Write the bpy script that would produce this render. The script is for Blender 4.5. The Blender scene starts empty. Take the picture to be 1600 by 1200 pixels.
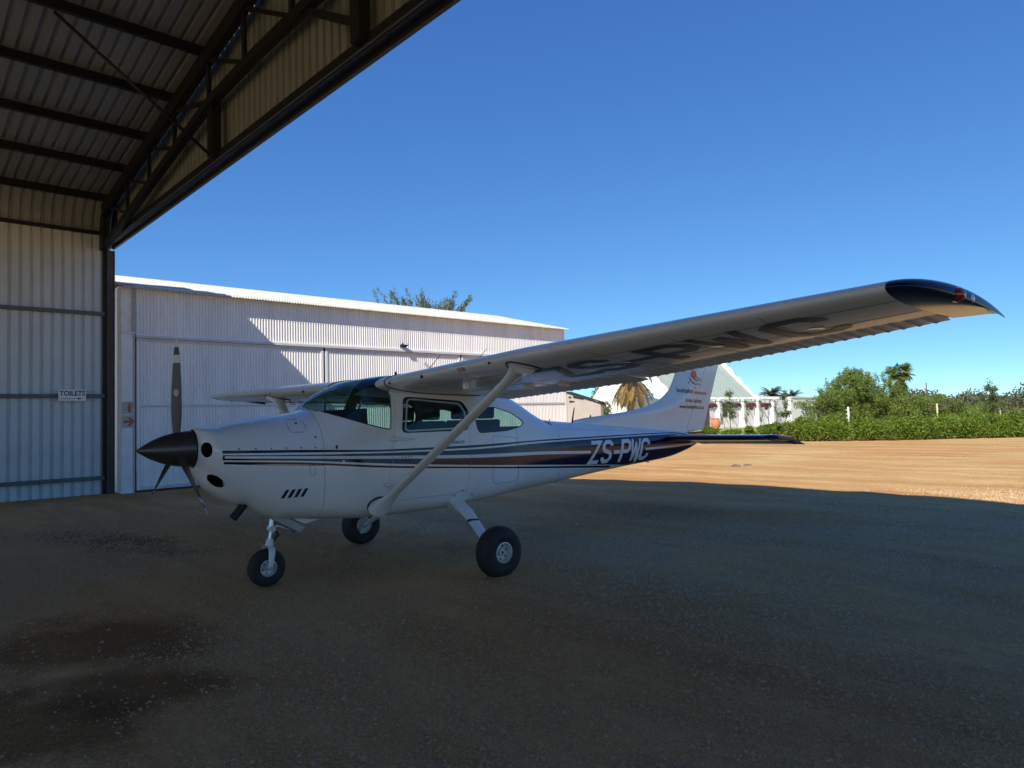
import bpy, bmesh, math, random
import numpy as np
from mathutils import Vector, Matrix

random.seed(7)
rng = np.random.default_rng(7)
scene = bpy.context.scene
COL = scene.collection

# ------------------------------------------------------------------ camera, sky, sun, exposure
cam_data = bpy.data.cameras.new("camera")
cam = bpy.data.objects.new("camera", cam_data)
COL.objects.link(cam)
scene.camera = cam
cam_data.sensor_width = 36.0
cam_data.sensor_fit = 'HORIZONTAL'
cam_data.lens = 36.0 * 1095.463 / 1600.0
cam_data.clip_start = 0.05
cam_data.clip_end = 3000
_F = Vector((-0.7306, 0.6812, 0.0470)).normalized()
_R = Vector((0.6813, 0.7315, -0.0260))
_R = (_R - _F * _R.dot(_F)).normalized()
_U = _R.cross(_F)
cam.matrix_world = Matrix(((_R.x, _U.x, -_F.x, 0), (_R.y, _U.y, -_F.y, 0), (_R.z, _U.z, -_F.z, 1.541), (0, 0, 0, 1)))

SUN_TRAVEL = Vector((-0.40, 1.0, -1.015)).normalized()
SUN_TO = -SUN_TRAVEL
sun_el = math.asin(SUN_TO.z)
sun_az = math.atan2(SUN_TO.x, SUN_TO.y)          # clockwise from +Y

world = bpy.data.worlds.new("World")
scene.world = world
world.use_nodes = True
wn = world.node_tree
for n in list(wn.nodes):
    wn.nodes.remove(n)
w_out = wn.nodes.new("ShaderNodeOutputWorld")
w_bg = wn.nodes.new("ShaderNodeBackground")
w_sky = wn.nodes.new("ShaderNodeTexSky")
w_sky.sky_type = 'NISHITA'
w_sky.sun_disc = False
w_sky.sun_elevation = sun_el
w_sky.sun_rotation = sun_az
w_sky.altitude = 6000
w_sky.air_density = 1.0
w_sky.dust_density = 0.0
w_sky.ozone_density = 6.0
w_bg.inputs["Strength"].default_value = 0.0530
# one tone curve per channel over the whole sky, as the phone rendered its blue
_sep = wn.nodes.new("ShaderNodeSeparateColor")
_com = wn.nodes.new("ShaderNodeCombineColor")
wn.links.new(w_sky.outputs[0], _sep.inputs[0])
for _i, (_pw, _k) in enumerate(((0.95, 0.98), (0.80, 1.09), (0.53, 1.02))):
    _a = wn.nodes.new("ShaderNodeMath"); _a.operation = 'MULTIPLY'; _a.inputs[1].default_value = 0.1
    _b = wn.nodes.new("ShaderNodeMath"); _b.operation = 'POWER'; _b.inputs[1].default_value = _pw
    _c = wn.nodes.new("ShaderNodeMath"); _c.operation = 'MULTIPLY'; _c.inputs[1].default_value = 10.0 * _k
    wn.links.new(_sep.outputs[_i], _a.inputs[0]); wn.links.new(_a.outputs[0], _b.inputs[0])
    wn.links.new(_b.outputs[0], _c.inputs[0]); wn.links.new(_c.outputs[0], _com.inputs[_i])
wn.links.new(_com.outputs[0], w_bg.inputs[0])
wn.links.new(w_bg.outputs[0], w_out.inputs[0])

sun_data = bpy.data.lights.new("sun", 'SUN')
sun_data.energy = 2.9
sun_data.angle = math.radians(0.53)
sun_data.color = (1.0, 0.91, 0.76)
sun = bpy.data.objects.new("sun", sun_data)
COL.objects.link(sun)
sun.rotation_euler = SUN_TO.to_track_quat('Z', 'Y').to_euler()
sun.location = (10, -20, 30)

scene.view_settings.view_transform = 'Standard'
scene.view_settings.look = 'None'
scene.view_settings.exposure = 1.25
scene.view_settings.gamma = 1.0
scene.view_settings.use_curve_mapping = False
scene.cycles.max_bounces = 10
scene.cycles.diffuse_bounces = 5
scene.cycles.transparent_max_bounces = 16

# ------------------------------------------------------------------ helpers: materials
def srgb(r, g, b):
    f = lambda c: (c / 255 / 12.92) if c / 255 <= 0.04045 else ((c / 255 + 0.055) / 1.055) ** 2.4
    return (f(r), f(g), f(b), 1)

def mat(name, col, rough=0.5, metal=0.0, coat=0.0, var=0.0, vscale=3.0, bump=0.0, bscale=60.0, spec=None, col2=None, detail=6.0, stretch=None):
    m = bpy.data.materials.new(name)
    m.use_nodes = True
    nt = m.node_tree
    b = nt.nodes["Principled BSDF"]
    c = tuple(col[:3]) + (1,)
    b.inputs["Base Color"].default_value = c
    b.inputs["Roughness"].default_value = rough
    b.inputs["Metallic"].default_value = metal
    if coat:
        b.inputs["Coat Weight"].default_value = coat
        b.inputs["Coat Roughness"].default_value = 0.04
    if spec is not None:
        b.inputs["Specular IOR Level"].default_value = spec
    if var or bump or col2:
        tc = nt.nodes.new("ShaderNodeTexCoord")
    if var or col2:
        nz = nt.nodes.new("ShaderNodeTexNoise")
        nz.inputs["Scale"].default_value = vscale
        nz.inputs["Detail"].default_value = detail
        nz.inputs["Roughness"].default_value = 0.65
        if stretch:
            mp = nt.nodes.new("ShaderNodeMapping"); mp.inputs["Scale"].default_value = stretch
            nt.links.new(tc.outputs["Object"], mp.inputs["Vector"]); nt.links.new(mp.outputs[0], nz.inputs["Vector"])
        else:
            nt.links.new(tc.outputs["Object"], nz.inputs["Vector"])
        rp = nt.nodes.new("ShaderNodeValToRGB")
        rp.color_ramp.elements[0].position = 0.3
        rp.color_ramp.elements[1].position = 0.7
        if col2 is None:
            rp.color_ramp.elements[0].color = tuple(x * (1 - var) for x in c[:3]) + (1,)
            rp.color_ramp.elements[1].color = tuple(min(1, x * (1 + var)) for x in c[:3]) + (1,)
        else:
            rp.color_ramp.elements[0].color = c
            rp.color_ramp.elements[1].color = tuple(col2[:3]) + (1,)
        nt.links.new(nz.outputs["Fac"], rp.inputs[0])
        nt.links.new(rp.outputs[0], b.inputs["Base Color"])
        rr = nt.nodes.new("ShaderNodeMapRange")
        rr.inputs["To Min"].default_value = max(0.02, rough * 0.75)
        rr.inputs["To Max"].default_value = min(1, rough * 1.3)
        nt.links.new(nz.outputs["Fac"], rr.inputs["Value"])
        nt.links.new(rr.outputs[0], b.inputs["Roughness"])
    if bump:
        nb = nt.nodes.new("ShaderNodeTexNoise")
        nb.inputs["Scale"].default_value = bscale
        nb.inputs["Detail"].default_value = 4
        nt.links.new(tc.outputs["Object"], nb.inputs["Vector"])
        bp = nt.nodes.new("ShaderNodeBump")
        bp.inputs["Strength"].default_value = bump
        bp.inputs["Distance"].default_value = 0.02
        nt.links.new(nb.outputs["Fac"], bp.inputs["Height"])
        nt.links.new(bp.outputs[0], b.inputs["Normal"])
    return m

def glass_mat(name, tint, refl=1.0):
    m = bpy.data.materials.new(name)
    m.use_nodes = True
    nt = m.node_tree
    for n in list(nt.nodes):
        nt.nodes.remove(n)
    o = nt.nodes.new("ShaderNodeOutputMaterial")
    mx = nt.nodes.new("ShaderNodeMixShader")
    tr = nt.nodes.new("ShaderNodeBsdfTransparent")
    tr.inputs[0].default_value = tint
    gl = nt.nodes.new("ShaderNodeBsdfGlossy")
    gl.inputs["Roughness"].default_value = 0.015
    fr = nt.nodes.new("ShaderNodeFresnel")
    fr.inputs["IOR"].default_value = 1.5
    ge = nt.nodes.new("ShaderNodeNewGeometry")        # only the face that meets air first mirrors; the inner face of the thin sheet does not
    iv = nt.nodes.new("ShaderNodeMath"); iv.operation = 'SUBTRACT'; iv.inputs[0].default_value = 1.0
    ml = nt.nodes.new("ShaderNodeMath"); ml.operation = 'MULTIPLY'
    nt.links.new(ge.outputs["Backfacing"], iv.inputs[1])
    nt.links.new(fr.outputs[0], ml.inputs[0]); nt.links.new(iv.outputs[0], ml.inputs[1])
    nt.links.new(ml.outputs[0], mx.inputs[0])
    nt.links.new(tr.outputs[0], mx.inputs[1])
    nt.links.new(gl.outputs[0], mx.inputs[2])
    nt.links.new(mx.outputs[0], o.inputs[0])
    return m

def leaf_mat(name, c1, c2, scale=1.2, trans=0.35):
    m = bpy.data.materials.new(name)
    m.use_nodes = True
    nt = m.node_tree
    b = nt.nodes["Principled BSDF"]
    b.inputs["Roughness"].default_value = 0.55
    b.inputs["Specular IOR Level"].default_value = 0.3
    g = nt.nodes.new("ShaderNodeNewGeometry")
    nz = nt.nodes.new("ShaderNodeTexNoise")
    nz.inputs["Scale"].default_value = scale
    nz.inputs["Detail"].default_value = 8
    nz.inputs["Roughness"].default_value = 0.75
    nt.links.new(g.outputs["Position"], nz.inputs["Vector"])
    rp = nt.nodes.new("ShaderNodeValToRGB")
    rp.color_ramp.elements[0].position = 0.35
    rp.color_ramp.elements[1].position = 0.65
    rp.color_ramp.elements[0].color = tuple(c1) + (1,)
    rp.color_ramp.elements[1].color = tuple(c2) + (1,)
    nt.links.new(nz.outputs["Fac"], rp.inputs[0])
    nt.links.new(rp.outputs[0], b.inputs["Base Color"])
    tl = nt.nodes.new("ShaderNodeBsdfTranslucent")
    nt.links.new(rp.outputs[0], tl.inputs[0])
    mx = nt.nodes.new("ShaderNodeMixShader")
    mx.inputs[0].default_value = trans
    o = nt.nodes["Material Output"]
    nt.links.new(b.outputs[0], mx.inputs[1])
    nt.links.new(tl.outputs[0], mx.inputs[2])
    nt.links.new(mx.outputs[0], o.inputs[0])
    return m

M = {}
M['white_paint'] = mat('white_paint', (0.76, 0.76, 0.745), 0.22, coat=0.3, var=0.06, vscale=2.2)
M['navy_paint'] = mat('navy_paint', (0.007, 0.008, 0.036), 0.12, spec=0.35)
M['letter_white'] = mat('letter_white', (0.72, 0.72, 0.72), 0.3)
M['letter_navy'] = mat('letter_navy', (0.028, 0.029, 0.048), 0.3, spec=0.3)
M['spinner'] = mat('spinner_metal', (0.085, 0.08, 0.08), 0.33, metal=0.7, coat=0.1, var=0.15, vscale=6)
M['blade'] = mat('blade_paint', (0.050, 0.048, 0.038), 0.33, var=0.2, vscale=8)
M['blade_green'] = mat('blade_tip_green', (0.012, 0.03, 0.02), 0.4)
M['blade_white'] = mat('blade_tip_white', (0.6, 0.6, 0.57), 0.4)
M['rubber'] = mat('tyre_rubber', (0.010, 0.010, 0.011), 0.72, col2=(0.038, 0.032, 0.026), vscale=7, bump=0.15, bscale=90)
M['rim'] = mat('wheel_metal', (0.62, 0.62, 0.6), 0.35, metal=0.35, var=0.12, vscale=14)
M['dark_metal'] = mat('dark_metal', (0.03, 0.03, 0.03), 0.5, metal=0.4)
M['black'] = mat('black_part', (0.008, 0.008, 0.009), 0.5)
M['trim'] = mat('seal_rubber', (0.015, 0.014, 0.014), 0.6)
M['steel'] = mat('bright_steel', (0.55, 0.55, 0.56), 0.28, metal=0.9, var=0.1)
M['grey_part'] = mat('grey_part', (0.42, 0.41, 0.40), 0.45, var=0.1)
M['glass'] = glass_mat('cabin_glass', (0.68, 0.80, 0.78, 1))
M['seat'] = mat('seat_fabric', (0.035, 0.038, 0.045), 0.9, var=0.2, vscale=20)
M['seat_blue'] = mat('seat_blue', (0.16, 0.24, 0.32), 0.8, var=0.2, vscale=20)
M['interior'] = mat('cabin_lining', (0.22, 0.21, 0.19), 0.85, var=0.1)
M['panel'] = mat('instrument_panel', (0.02, 0.02, 0.022), 0.7)
M['orange'] = mat('logo_orange', (0.75, 0.16, 0.03), 0.4)
M['red'] = mat('sign_red', (0.42, 0.05, 0.045), 0.45)
M['sign_faded'] = mat('sign_faded', (0.47, 0.44, 0.38), 0.55, var=0.15, vscale=12)
M['faded_red'] = mat('faded_red', (0.40, 0.10, 0.09), 0.55, var=0.25, vscale=40)
M['sign_white'] = mat('sign_white', (0.78, 0.78, 0.77), 0.35)
M['sign_black'] = mat('sign_black', (0.012, 0.012, 0.02), 0.4)
M['red_lens'] = mat('red_lens', (0.25, 0.012, 0.01), 0.08, coat=1.0)
M['clear_lens'] = mat('clear_lens', (0.7, 0.72, 0.74), 0.08, coat=1.0)
# hangar
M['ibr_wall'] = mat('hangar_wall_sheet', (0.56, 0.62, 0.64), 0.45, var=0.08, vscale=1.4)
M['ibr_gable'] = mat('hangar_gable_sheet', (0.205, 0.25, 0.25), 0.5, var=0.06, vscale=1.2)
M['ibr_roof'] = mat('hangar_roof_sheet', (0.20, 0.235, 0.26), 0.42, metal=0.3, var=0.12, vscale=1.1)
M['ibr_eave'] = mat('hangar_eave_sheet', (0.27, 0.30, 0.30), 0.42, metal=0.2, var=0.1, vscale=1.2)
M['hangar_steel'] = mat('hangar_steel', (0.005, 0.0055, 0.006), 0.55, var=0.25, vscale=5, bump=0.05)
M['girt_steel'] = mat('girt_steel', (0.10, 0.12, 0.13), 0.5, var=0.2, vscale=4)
M['column_steel'] = mat('column_steel', (0.10, 0.085, 0.075), 0.6, var=0.35, vscale=7, bump=0.1, bscale=25)
# white hangar
M['white_corr'] = mat('white_corrugated', (0.70, 0.695, 0.69), 0.5, col2=(0.86, 0.86, 0.865), var=0.05, vscale=1.3, stretch=(2.5, 2.5, 0.3))
M['white_roof'] = mat('white_roof_sheet', (0.36, 0.37, 0.34), 0.7, col2=(0.62, 0.63, 0.59), vscale=5, var=0.1, detail=10)
M['plaster'] = mat('white_plaster', (0.78, 0.78, 0.775), 0.85, var=0.12, vscale=3.5, bump=0.35, bscale=18)
M['frame_grey'] = mat('door_frame_paint', (0.56, 0.55, 0.56), 0.5, var=0.1)
M['annex_grey'] = mat('annex_face_grey', (0.40, 0.375, 0.365), 0.75, var=0.06, vscale=3)  # one even grey over the annex wall
M['dark_gap'] = mat('dark_gap', (0.02, 0.018, 0.018), 0.8)
M['white_wall'] = mat('white_wall', (0.78, 0.77, 0.74), 0.85, var=0.05, vscale=0.8, bump=0.1)
M['house_roof'] = mat('green_grey_roof', (0.33, 0.39, 0.36), 0.5, var=0.06, vscale=1.2)
M['dark_red'] = mat('dark_red_cloth', (0.10, 0.025, 0.03), 0.9, var=0.3, vscale=5)
M['terracotta'] = mat('terracotta', (0.50, 0.20, 0.09), 0.8, var=0.15)
M['window_dark'] = mat('window_dark', (0.05, 0.06, 0.07), 0.15)
M['brown_door'] = mat('brown_door', (0.13, 0.06, 0.045), 0.6, var=0.2)
M['rust'] = mat('rusty_pole', (0.12, 0.065, 0.05), 0.8, var=0.3, vscale=6)
M['post_white'] = mat('post_white', (0.62, 0.62, 0.56), 0.7, var=0.1)
M['post_yellow'] = mat('post_yellow', (0.50, 0.48, 0.24), 0.7, var=0.1)
M['wire'] = mat('fence_wire', (0.08, 0.08, 0.075), 0.6)
M['bark'] = mat('bark', (0.13, 0.10, 0.075), 0.9, var=0.3, vscale=8, bump=0.5, bscale=20)
M['palm_bark'] = mat('palm_bark', (0.22, 0.15, 0.09), 0.95, var=0.35, vscale=10, bump=0.8, bscale=14)
M['leaf_bush'] = leaf_mat('leaf_bush', (0.105, 0.165, 0.032), (0.23, 0.30, 0.065), 1.6)
M['leaf_hedge'] = leaf_mat('leaf_hedge', (0.085, 0.155, 0.016), (0.21, 0.285, 0.035), 2.2)
M['leaf_far'] = leaf_mat('leaf_far', (0.075, 0.095, 0.045), (0.15, 0.16, 0.08), 0.35)
M['leaf_grey'] = leaf_mat('leaf_grey', (0.09, 0.125, 0.065), (0.19, 0.22, 0.115), 1.5)
M['leaf_young'] = leaf_mat('leaf_young', (0.07, 0.115, 0.03), (0.15, 0.19, 0.06), 2.0)
M['frond_green'] = leaf_mat('frond_green', (0.06, 0.085, 0.02), (0.17, 0.19, 0.05), 1.4)
M['frond_fan'] = leaf_mat('frond_fan', (0.07, 0.12, 0.025), (0.17, 0.23, 0.06), 1.4)
M['frond_dead'] = leaf_mat('frond_dead', (0.20, 0.135, 0.05), (0.42, 0.30, 0.13), 3.5)
M['stone'] = mat('gravel_stone', (0.40, 0.27, 0.15), 0.92, col2=(0.66, 0.49, 0.30), vscale=38.0, detail=2)

# ------------------------------------------------------------------ helpers: meshes and objects
def link(o, parent=None):
    COL.objects.link(o)
    if parent is not None:
        o.parent = parent
    return o

def new_mesh(name, V, F, mats, smooth=False, midx=None, angle=None):
    me = bpy.data.meshes.new(name)
    me.from_pydata([tuple(map(float, v)) for v in V], [], [tuple(int(i) for i in f) for f in F])
    for m in (mats if isinstance(mats, (list, tuple)) else [mats]):
        me.materials.append(m)
    if midx is not None:
        me.polygons.foreach_set("material_index", np.array(midx, dtype=np.int32))
    if smooth:
        me.polygons.foreach_set("use_smooth", np.ones(len(me.polygons), dtype=bool))
        if angle:
            me.set_sharp_from_angle(angle=math.radians(angle))
    me.update()
    return me

def obj(name, me, parent=None, loc=None, rot=None):
    o = bpy.data.objects.new(name, me)
    link(o, parent)
    if loc is not None:
        o.location = loc
    if rot is not None:
        o.rotation_euler = rot
    return o

def tag(o, label=None, cat=None, group=None, kind=None):
    if label: o['label'] = label
    if cat: o['category'] = cat
    if group: o['group'] = group
    if kind: o['kind'] = kind
    return o

def thing(name, label, cat, loc=(0, 0, 0), rotz=0.0, group=None):
    o = bpy.data.objects.new(name, None)
    o.empty_display_size = 0.2
    link(o)
    o.location = loc
    o.rotation_euler = (0, 0, rotz)
    return tag(o, label, cat, group)

class MB:
    """collects shapes into one mesh"""
    def __init__(self):
        self.V = []; self.F = []; self.mi = []; self.cur = 0
    def add(self, V, F):
        b = len(self.V)
        self.V.extend(tuple(map(float, v)) for v in V)
        for f in F:
            self.F.append(tuple(int(i) + b for i in f)); self.mi.append(self.cur)
        return self
    def box(self, lo, hi):
        x0, y0, z0 = lo; x1, y1, z1 = hi
        V = [(x0, y0, z0), (x1, y0, z0), (x1, y1, z0), (x0, y1, z0), (x0, y0, z1), (x1, y0, z1), (x1, y1, z1), (x0, y1, z1)]
        F = [(0, 3, 2, 1), (4, 5, 6, 7), (0, 1, 5, 4), (1, 2, 6, 5), (2, 3, 7, 6), (3, 0, 4, 7)]
        return self.add(V, F)
    def bar(self, p0, p1, w, h, up=(0, 0, 1)):
        """a box from p0 to p1: w across, h along 'up'"""
        p0 = Vector(p0); p1 = Vector(p1); d = (p1 - p0).normalized(); up = Vector(up)
        s = d.cross(up)
        if s.length < 1e-4:
            s = d.cross(Vector((1, 0, 0)))
        s.normalize(); u = s.cross(d)
        V = []
        for p in (p0, p1):
            for a, b in ((-1, -1), (1, -1), (1, 1), (-1, 1)):
                V.append(p + s * (a * w / 2) + u * (b * h / 2))
        return self.add(V, [(3, 2, 1, 0), (4, 5, 6, 7), (0, 1, 5, 4), (1, 2, 6, 5), (2, 3, 7, 6), (3, 0, 4, 7)])
    def tube(self, pts, r, n=10, caps=True, ell=None):
        """round tube along points; r number or list; ell=(aspect, axis)"""
        pts = [Vector(p) for p in pts]
        rs = r if isinstance(r, (list, tuple)) else [r] * len(pts)
        b = len(self.V)
        prev = None
        for i, p in enumerate(pts):
            d = (pts[min(i + 1, len(pts) - 1)] - pts[max(i - 1, 0)]).normalized()
            if prev is None:
                a = Vector((0, 0, 1)) if abs(d.z) < 0.9 else Vector((1, 0, 0))
                if ell: a = Vector(ell[1])
                s = d.cross(a).normalized()
            else:
                s = (prev - d * prev.dot(d)).normalized()
            prev = s; u = d.cross(s)
            asp = ell[0] if ell else 1.0
            for k in range(n):
                t = 2 * math.pi * k / n
                self.V.append(tuple(p + s * (math.cos(t) * rs[i]) + u * (math.sin(t) * rs[i] * asp)))
        for i in range(len(pts) - 1):
            for k in range(n):
                k2 = (k + 1) % n
                self.F.append((b + i * n + k, b + i * n + k2, b + (i + 1) * n + k2, b + (i + 1) * n + k)); self.mi.append(self.cur)
        if caps:
            self.F.append(tuple(b + k for k in range(n - 1, -1, -1))); self.mi.append(self.cur)
            e = b + (len(pts) - 1) * n
            self.F.append(tuple(e + k for k in range(n))); self.mi.append(self.cur)
        return self
    def lathe(self, prof, center, axis='y', n=32, cap=True):
        """prof: list of (offset along axis, radius)"""
        b = len(self.V); c = center
        for a, r in prof:
            for k in range(n):
                t = 2 * math.pi * k / n; p, q = r * math.cos(t), r * math.sin(t)
                if axis == 'y': self.V.append((c[0] + p, c[1] + a, c[2] + q))
                elif axis == 'x': self.V.append((c[0] + a, c[1] + p, c[2] + q))
                else: self.V.append((c[0] + p, c[1] + q, c[2] + a))
        for i in range(len(prof) - 1):
            for k in range(n):
                k2 = (k + 1) % n
                self.F.append((b + i * n + k, b + i * n + k2, b + (i + 1) * n + k2, b + (i + 1) * n + k)); self.mi.append(self.cur)
        if cap:
            self.F.append(tuple(b + k for k in range(n - 1, -1, -1))); self.mi.append(self.cur)
            e = b + (len(prof) - 1) * n
            self.F.append(tuple(e + k for k in range(n))); self.mi.append(self.cur)
        return self
    def prism(self, poly, f, t0, t1):
        """poly 2D list, f(a,b,t)->3D point, extruded t0..t1"""
        n = len(poly)
        V = [f(a, b, t0) for a, b in poly] + [f(a, b, t1) for a, b in poly]
        F = [tuple(range(n - 1, -1, -1)), tuple(range(n, 2 * n))]
        F += [(i, (i + 1) % n, n + (i + 1) % n, n + i) for i in range(n)]
        return self.add(V, F)
    def build(self, name, mats, parent=None, smooth=False, angle=None, loc=None, fix=True):
        me = new_mesh(name, self.V, self.F, mats, False, self.mi if isinstance(mats, (list, tuple)) and len(mats) > 1 else None)
        if fix:
            bm = bmesh.new(); bm.from_mesh(me)
            bmesh.ops.recalc_face_normals(bm, faces=bm.faces)
            bm.to_mesh(me); bm.free()
        if smooth:
            me.polygons.foreach_set("use_smooth", np.ones(len(me.polygons), dtype=bool))
            if angle: me.set_sharp_from_angle(angle=math.radians(angle))
        return obj(name, me, parent, loc)

def grid_faces(nr, nc, wrap=False):
    F = []
    for i in range(nr - 1):
        for j in range(nc if wrap else nc - 1):
            j2 = (j + 1) % nc
            F.append((i * nc + j, i * nc + j2, (i + 1) * nc + j2, (i + 1) * nc + j))
    return F

def pchip(xs, ys):
    xs = np.array(xs, float); ys = np.array(ys, float)
    h = np.diff(xs); d = np.diff(ys) / h
    m = np.zeros_like(ys); m[0] = d[0]; m[-1] = d[-1]
    for i in range(1, len(xs) - 1):
        if d[i - 1] * d[i] > 0:
            w1 = 2 * h[i] + h[i - 1]; w2 = h[i] + 2 * h[i - 1]
            m[i] = (w1 + w2) / (w1 / d[i - 1] + w2 / d[i])
    def f(x):
        x = np.clip(np.asarray(x, float), xs[0], xs[-1])
        i = np.clip(np.searchsorted(xs, x) - 1, 0, len(h) - 1)
        t = (x - xs[i]) / h[i]
        return ((2 * t**3 - 3 * t**2 + 1) * ys[i] + (t**3 - 2 * t**2 + t) * h[i] * m[i]
                + (-2 * t**3 + 3 * t**2) * ys[i + 1] + (t**3 - t**2) * h[i] * m[i + 1])
    return f

def round_poly(pts, r, n=5):
    out = []
    L = len(pts)
    for i in range(L):
        p0, p, p1 = (Vector((*pts[(i + k) % L], 0)) for k in (-1, 0, 1))
        a = (p0 - p); b = (p1 - p)
        k = min(r, a.length * 0.45, b.length * 0.45)
        A = p + a.normalized() * k; B = p + b.normalized() * k
        for j in range(n + 1):
            t = j / n
            q = A * (1 - t)**2 + p * 2 * t * (1 - t) + B * t * t
            out.append((q.x, q.y))
    return out

def text_mesh(s, size=1.0, bold=0.0, depth=0.0):
    """flat mesh (verts, faces) of a line of text, from the built-in font; x right, y up, origin at left baseline"""
    cu = bpy.data.curves.new("text", 'FONT')
    cu.body = s; cu.size = size; cu.offset = bold; cu.resolution_u = 3
    o = bpy.data.objects.new("text", cu); COL.objects.link(o)
    dg = bpy.context.evaluated_depsgraph_get()
    me = bpy.data.meshes.new_from_object(o.evaluated_get(dg))
    V = [tuple(v.co) for v in me.vertices]; F = [tuple(p.vertices) for p in me.polygons]
    bpy.data.objects.remove(o); bpy.data.meshes.remove(me); bpy.data.curves.remove(cu)
    return V, F

def strip(poly, w):
    """mitred 2D stroke along a polyline: left and right point lists"""
    P = [Vector(p) for p in poly]
    Lf, Rt = [], []
    for i in range(len(P)):
        if i == 0: d = (P[1] - P[0]).normalized(); n = Vector((-d.y, d.x)); k = 1
        elif i == len(P) - 1: d = (P[-1] - P[-2]).normalized(); n = Vector((-d.y, d.x)); k = 1
        else:
            d0 = (P[i] - P[i - 1]).normalized(); d1 = (P[i + 1] - P[i]).normalized()
            n0 = Vector((-d0.y, d0.x)); n1 = Vector((-d1.y, d1.x))
            n = (n0 + n1)
            n = n.normalized() if n.length > 1e-3 else n0
            k = min(1.0 / max(n.dot(n0), 0.3), 1.7)
        Lf.append(P[i] + n * (w / 2 * k)); Rt.append(P[i] - n * (w / 2 * k))
    return Lf, Rt

GLYPH = {   # block letters with cut corners, cell 0.62 wide, 1 high
    'Z': [(0.04, 0.92), (0.54, 0.92), (0.08, 0.08), (0.58, 0.08)],
    'S': [(0.54, 0.74), (0.54, 0.80), (0.42, 0.92), (0.20, 0.92), (0.08, 0.80), (0.08, 0.64), (0.16, 0.55), (0.46, 0.45), (0.54, 0.36), (0.54, 0.20), (0.42, 0.08), (0.20, 0.08), (0.08, 0.20), (0.08, 0.27)],
    '-': [(0.02, 0.46), (0.46, 0.46)],
    'P': [(0.08, 0.0), (0.08, 0.92), (0.42, 0.92), (0.54, 0.80), (0.54, 0.58), (0.42, 0.46), (0.165, 0.46)],
    'W': [(0.03, 1.0), (0.15, 0.10), (0.31, 0.80), (0.47, 0.10), (0.59, 1.0)],
    'C': [(0.54, 0.70), (0.54, 0.80), (0.42, 0.92), (0.20, 0.92), (0.08, 0.80), (0.08, 0.20), (0.20, 0.08), (0.42, 0.08), (0.54, 0.20), (0.54, 0.30)],
}
def glyph_mesh(ch, f, stroke=0.165, sub=5):
    if ch == 'W':       # four strokes, neighbours lifted a fraction of a millimetre so they never share a plane
        V, F = [], []
        hw = stroke * 0.34
        for i, ((a0, b0), (a1, b1)) in enumerate((((.07, 1), (.185, 0)), ((.185, 0), (.31, .84)), ((.31, .84), (.435, 0)), ((.435, 0), (.55, 1)))):
            k = len(V)
            for j in range(sub + 1):
                t = j / sub; a, b = a0 + (a1 - a0) * t, b0 + (b1 - b0) * t
                V += [f(a - hw, b, .0006 * (i % 2)), f(a + hw, b, .0006 * (i % 2))]
            F += [(k + 2 * j, k + 2 * j + 1, k + 2 * j + 3, k + 2 * j + 2) for j in range(sub)]
        return V, F
    pts = GLYPH[ch]
    w = stroke if ch != 'W' else stroke * 0.72
    Lf, Rt = strip(pts, w)
    V, F = [], []
    for i in range(len(pts) - 1):
        b = len(V)
        for j in range(sub + 1):
            t = j / sub
            a = Lf[i].lerp(Lf[i + 1], t); c = Rt[i].lerp(Rt[i + 1], t)
            V.append(f(a.x, a.y)); V.append(f(c.x, c.y))
        for j in range(sub):
            k = b + 2 * j
            F.append((k, k + 1, k + 3, k + 2))
    return V, F

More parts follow.
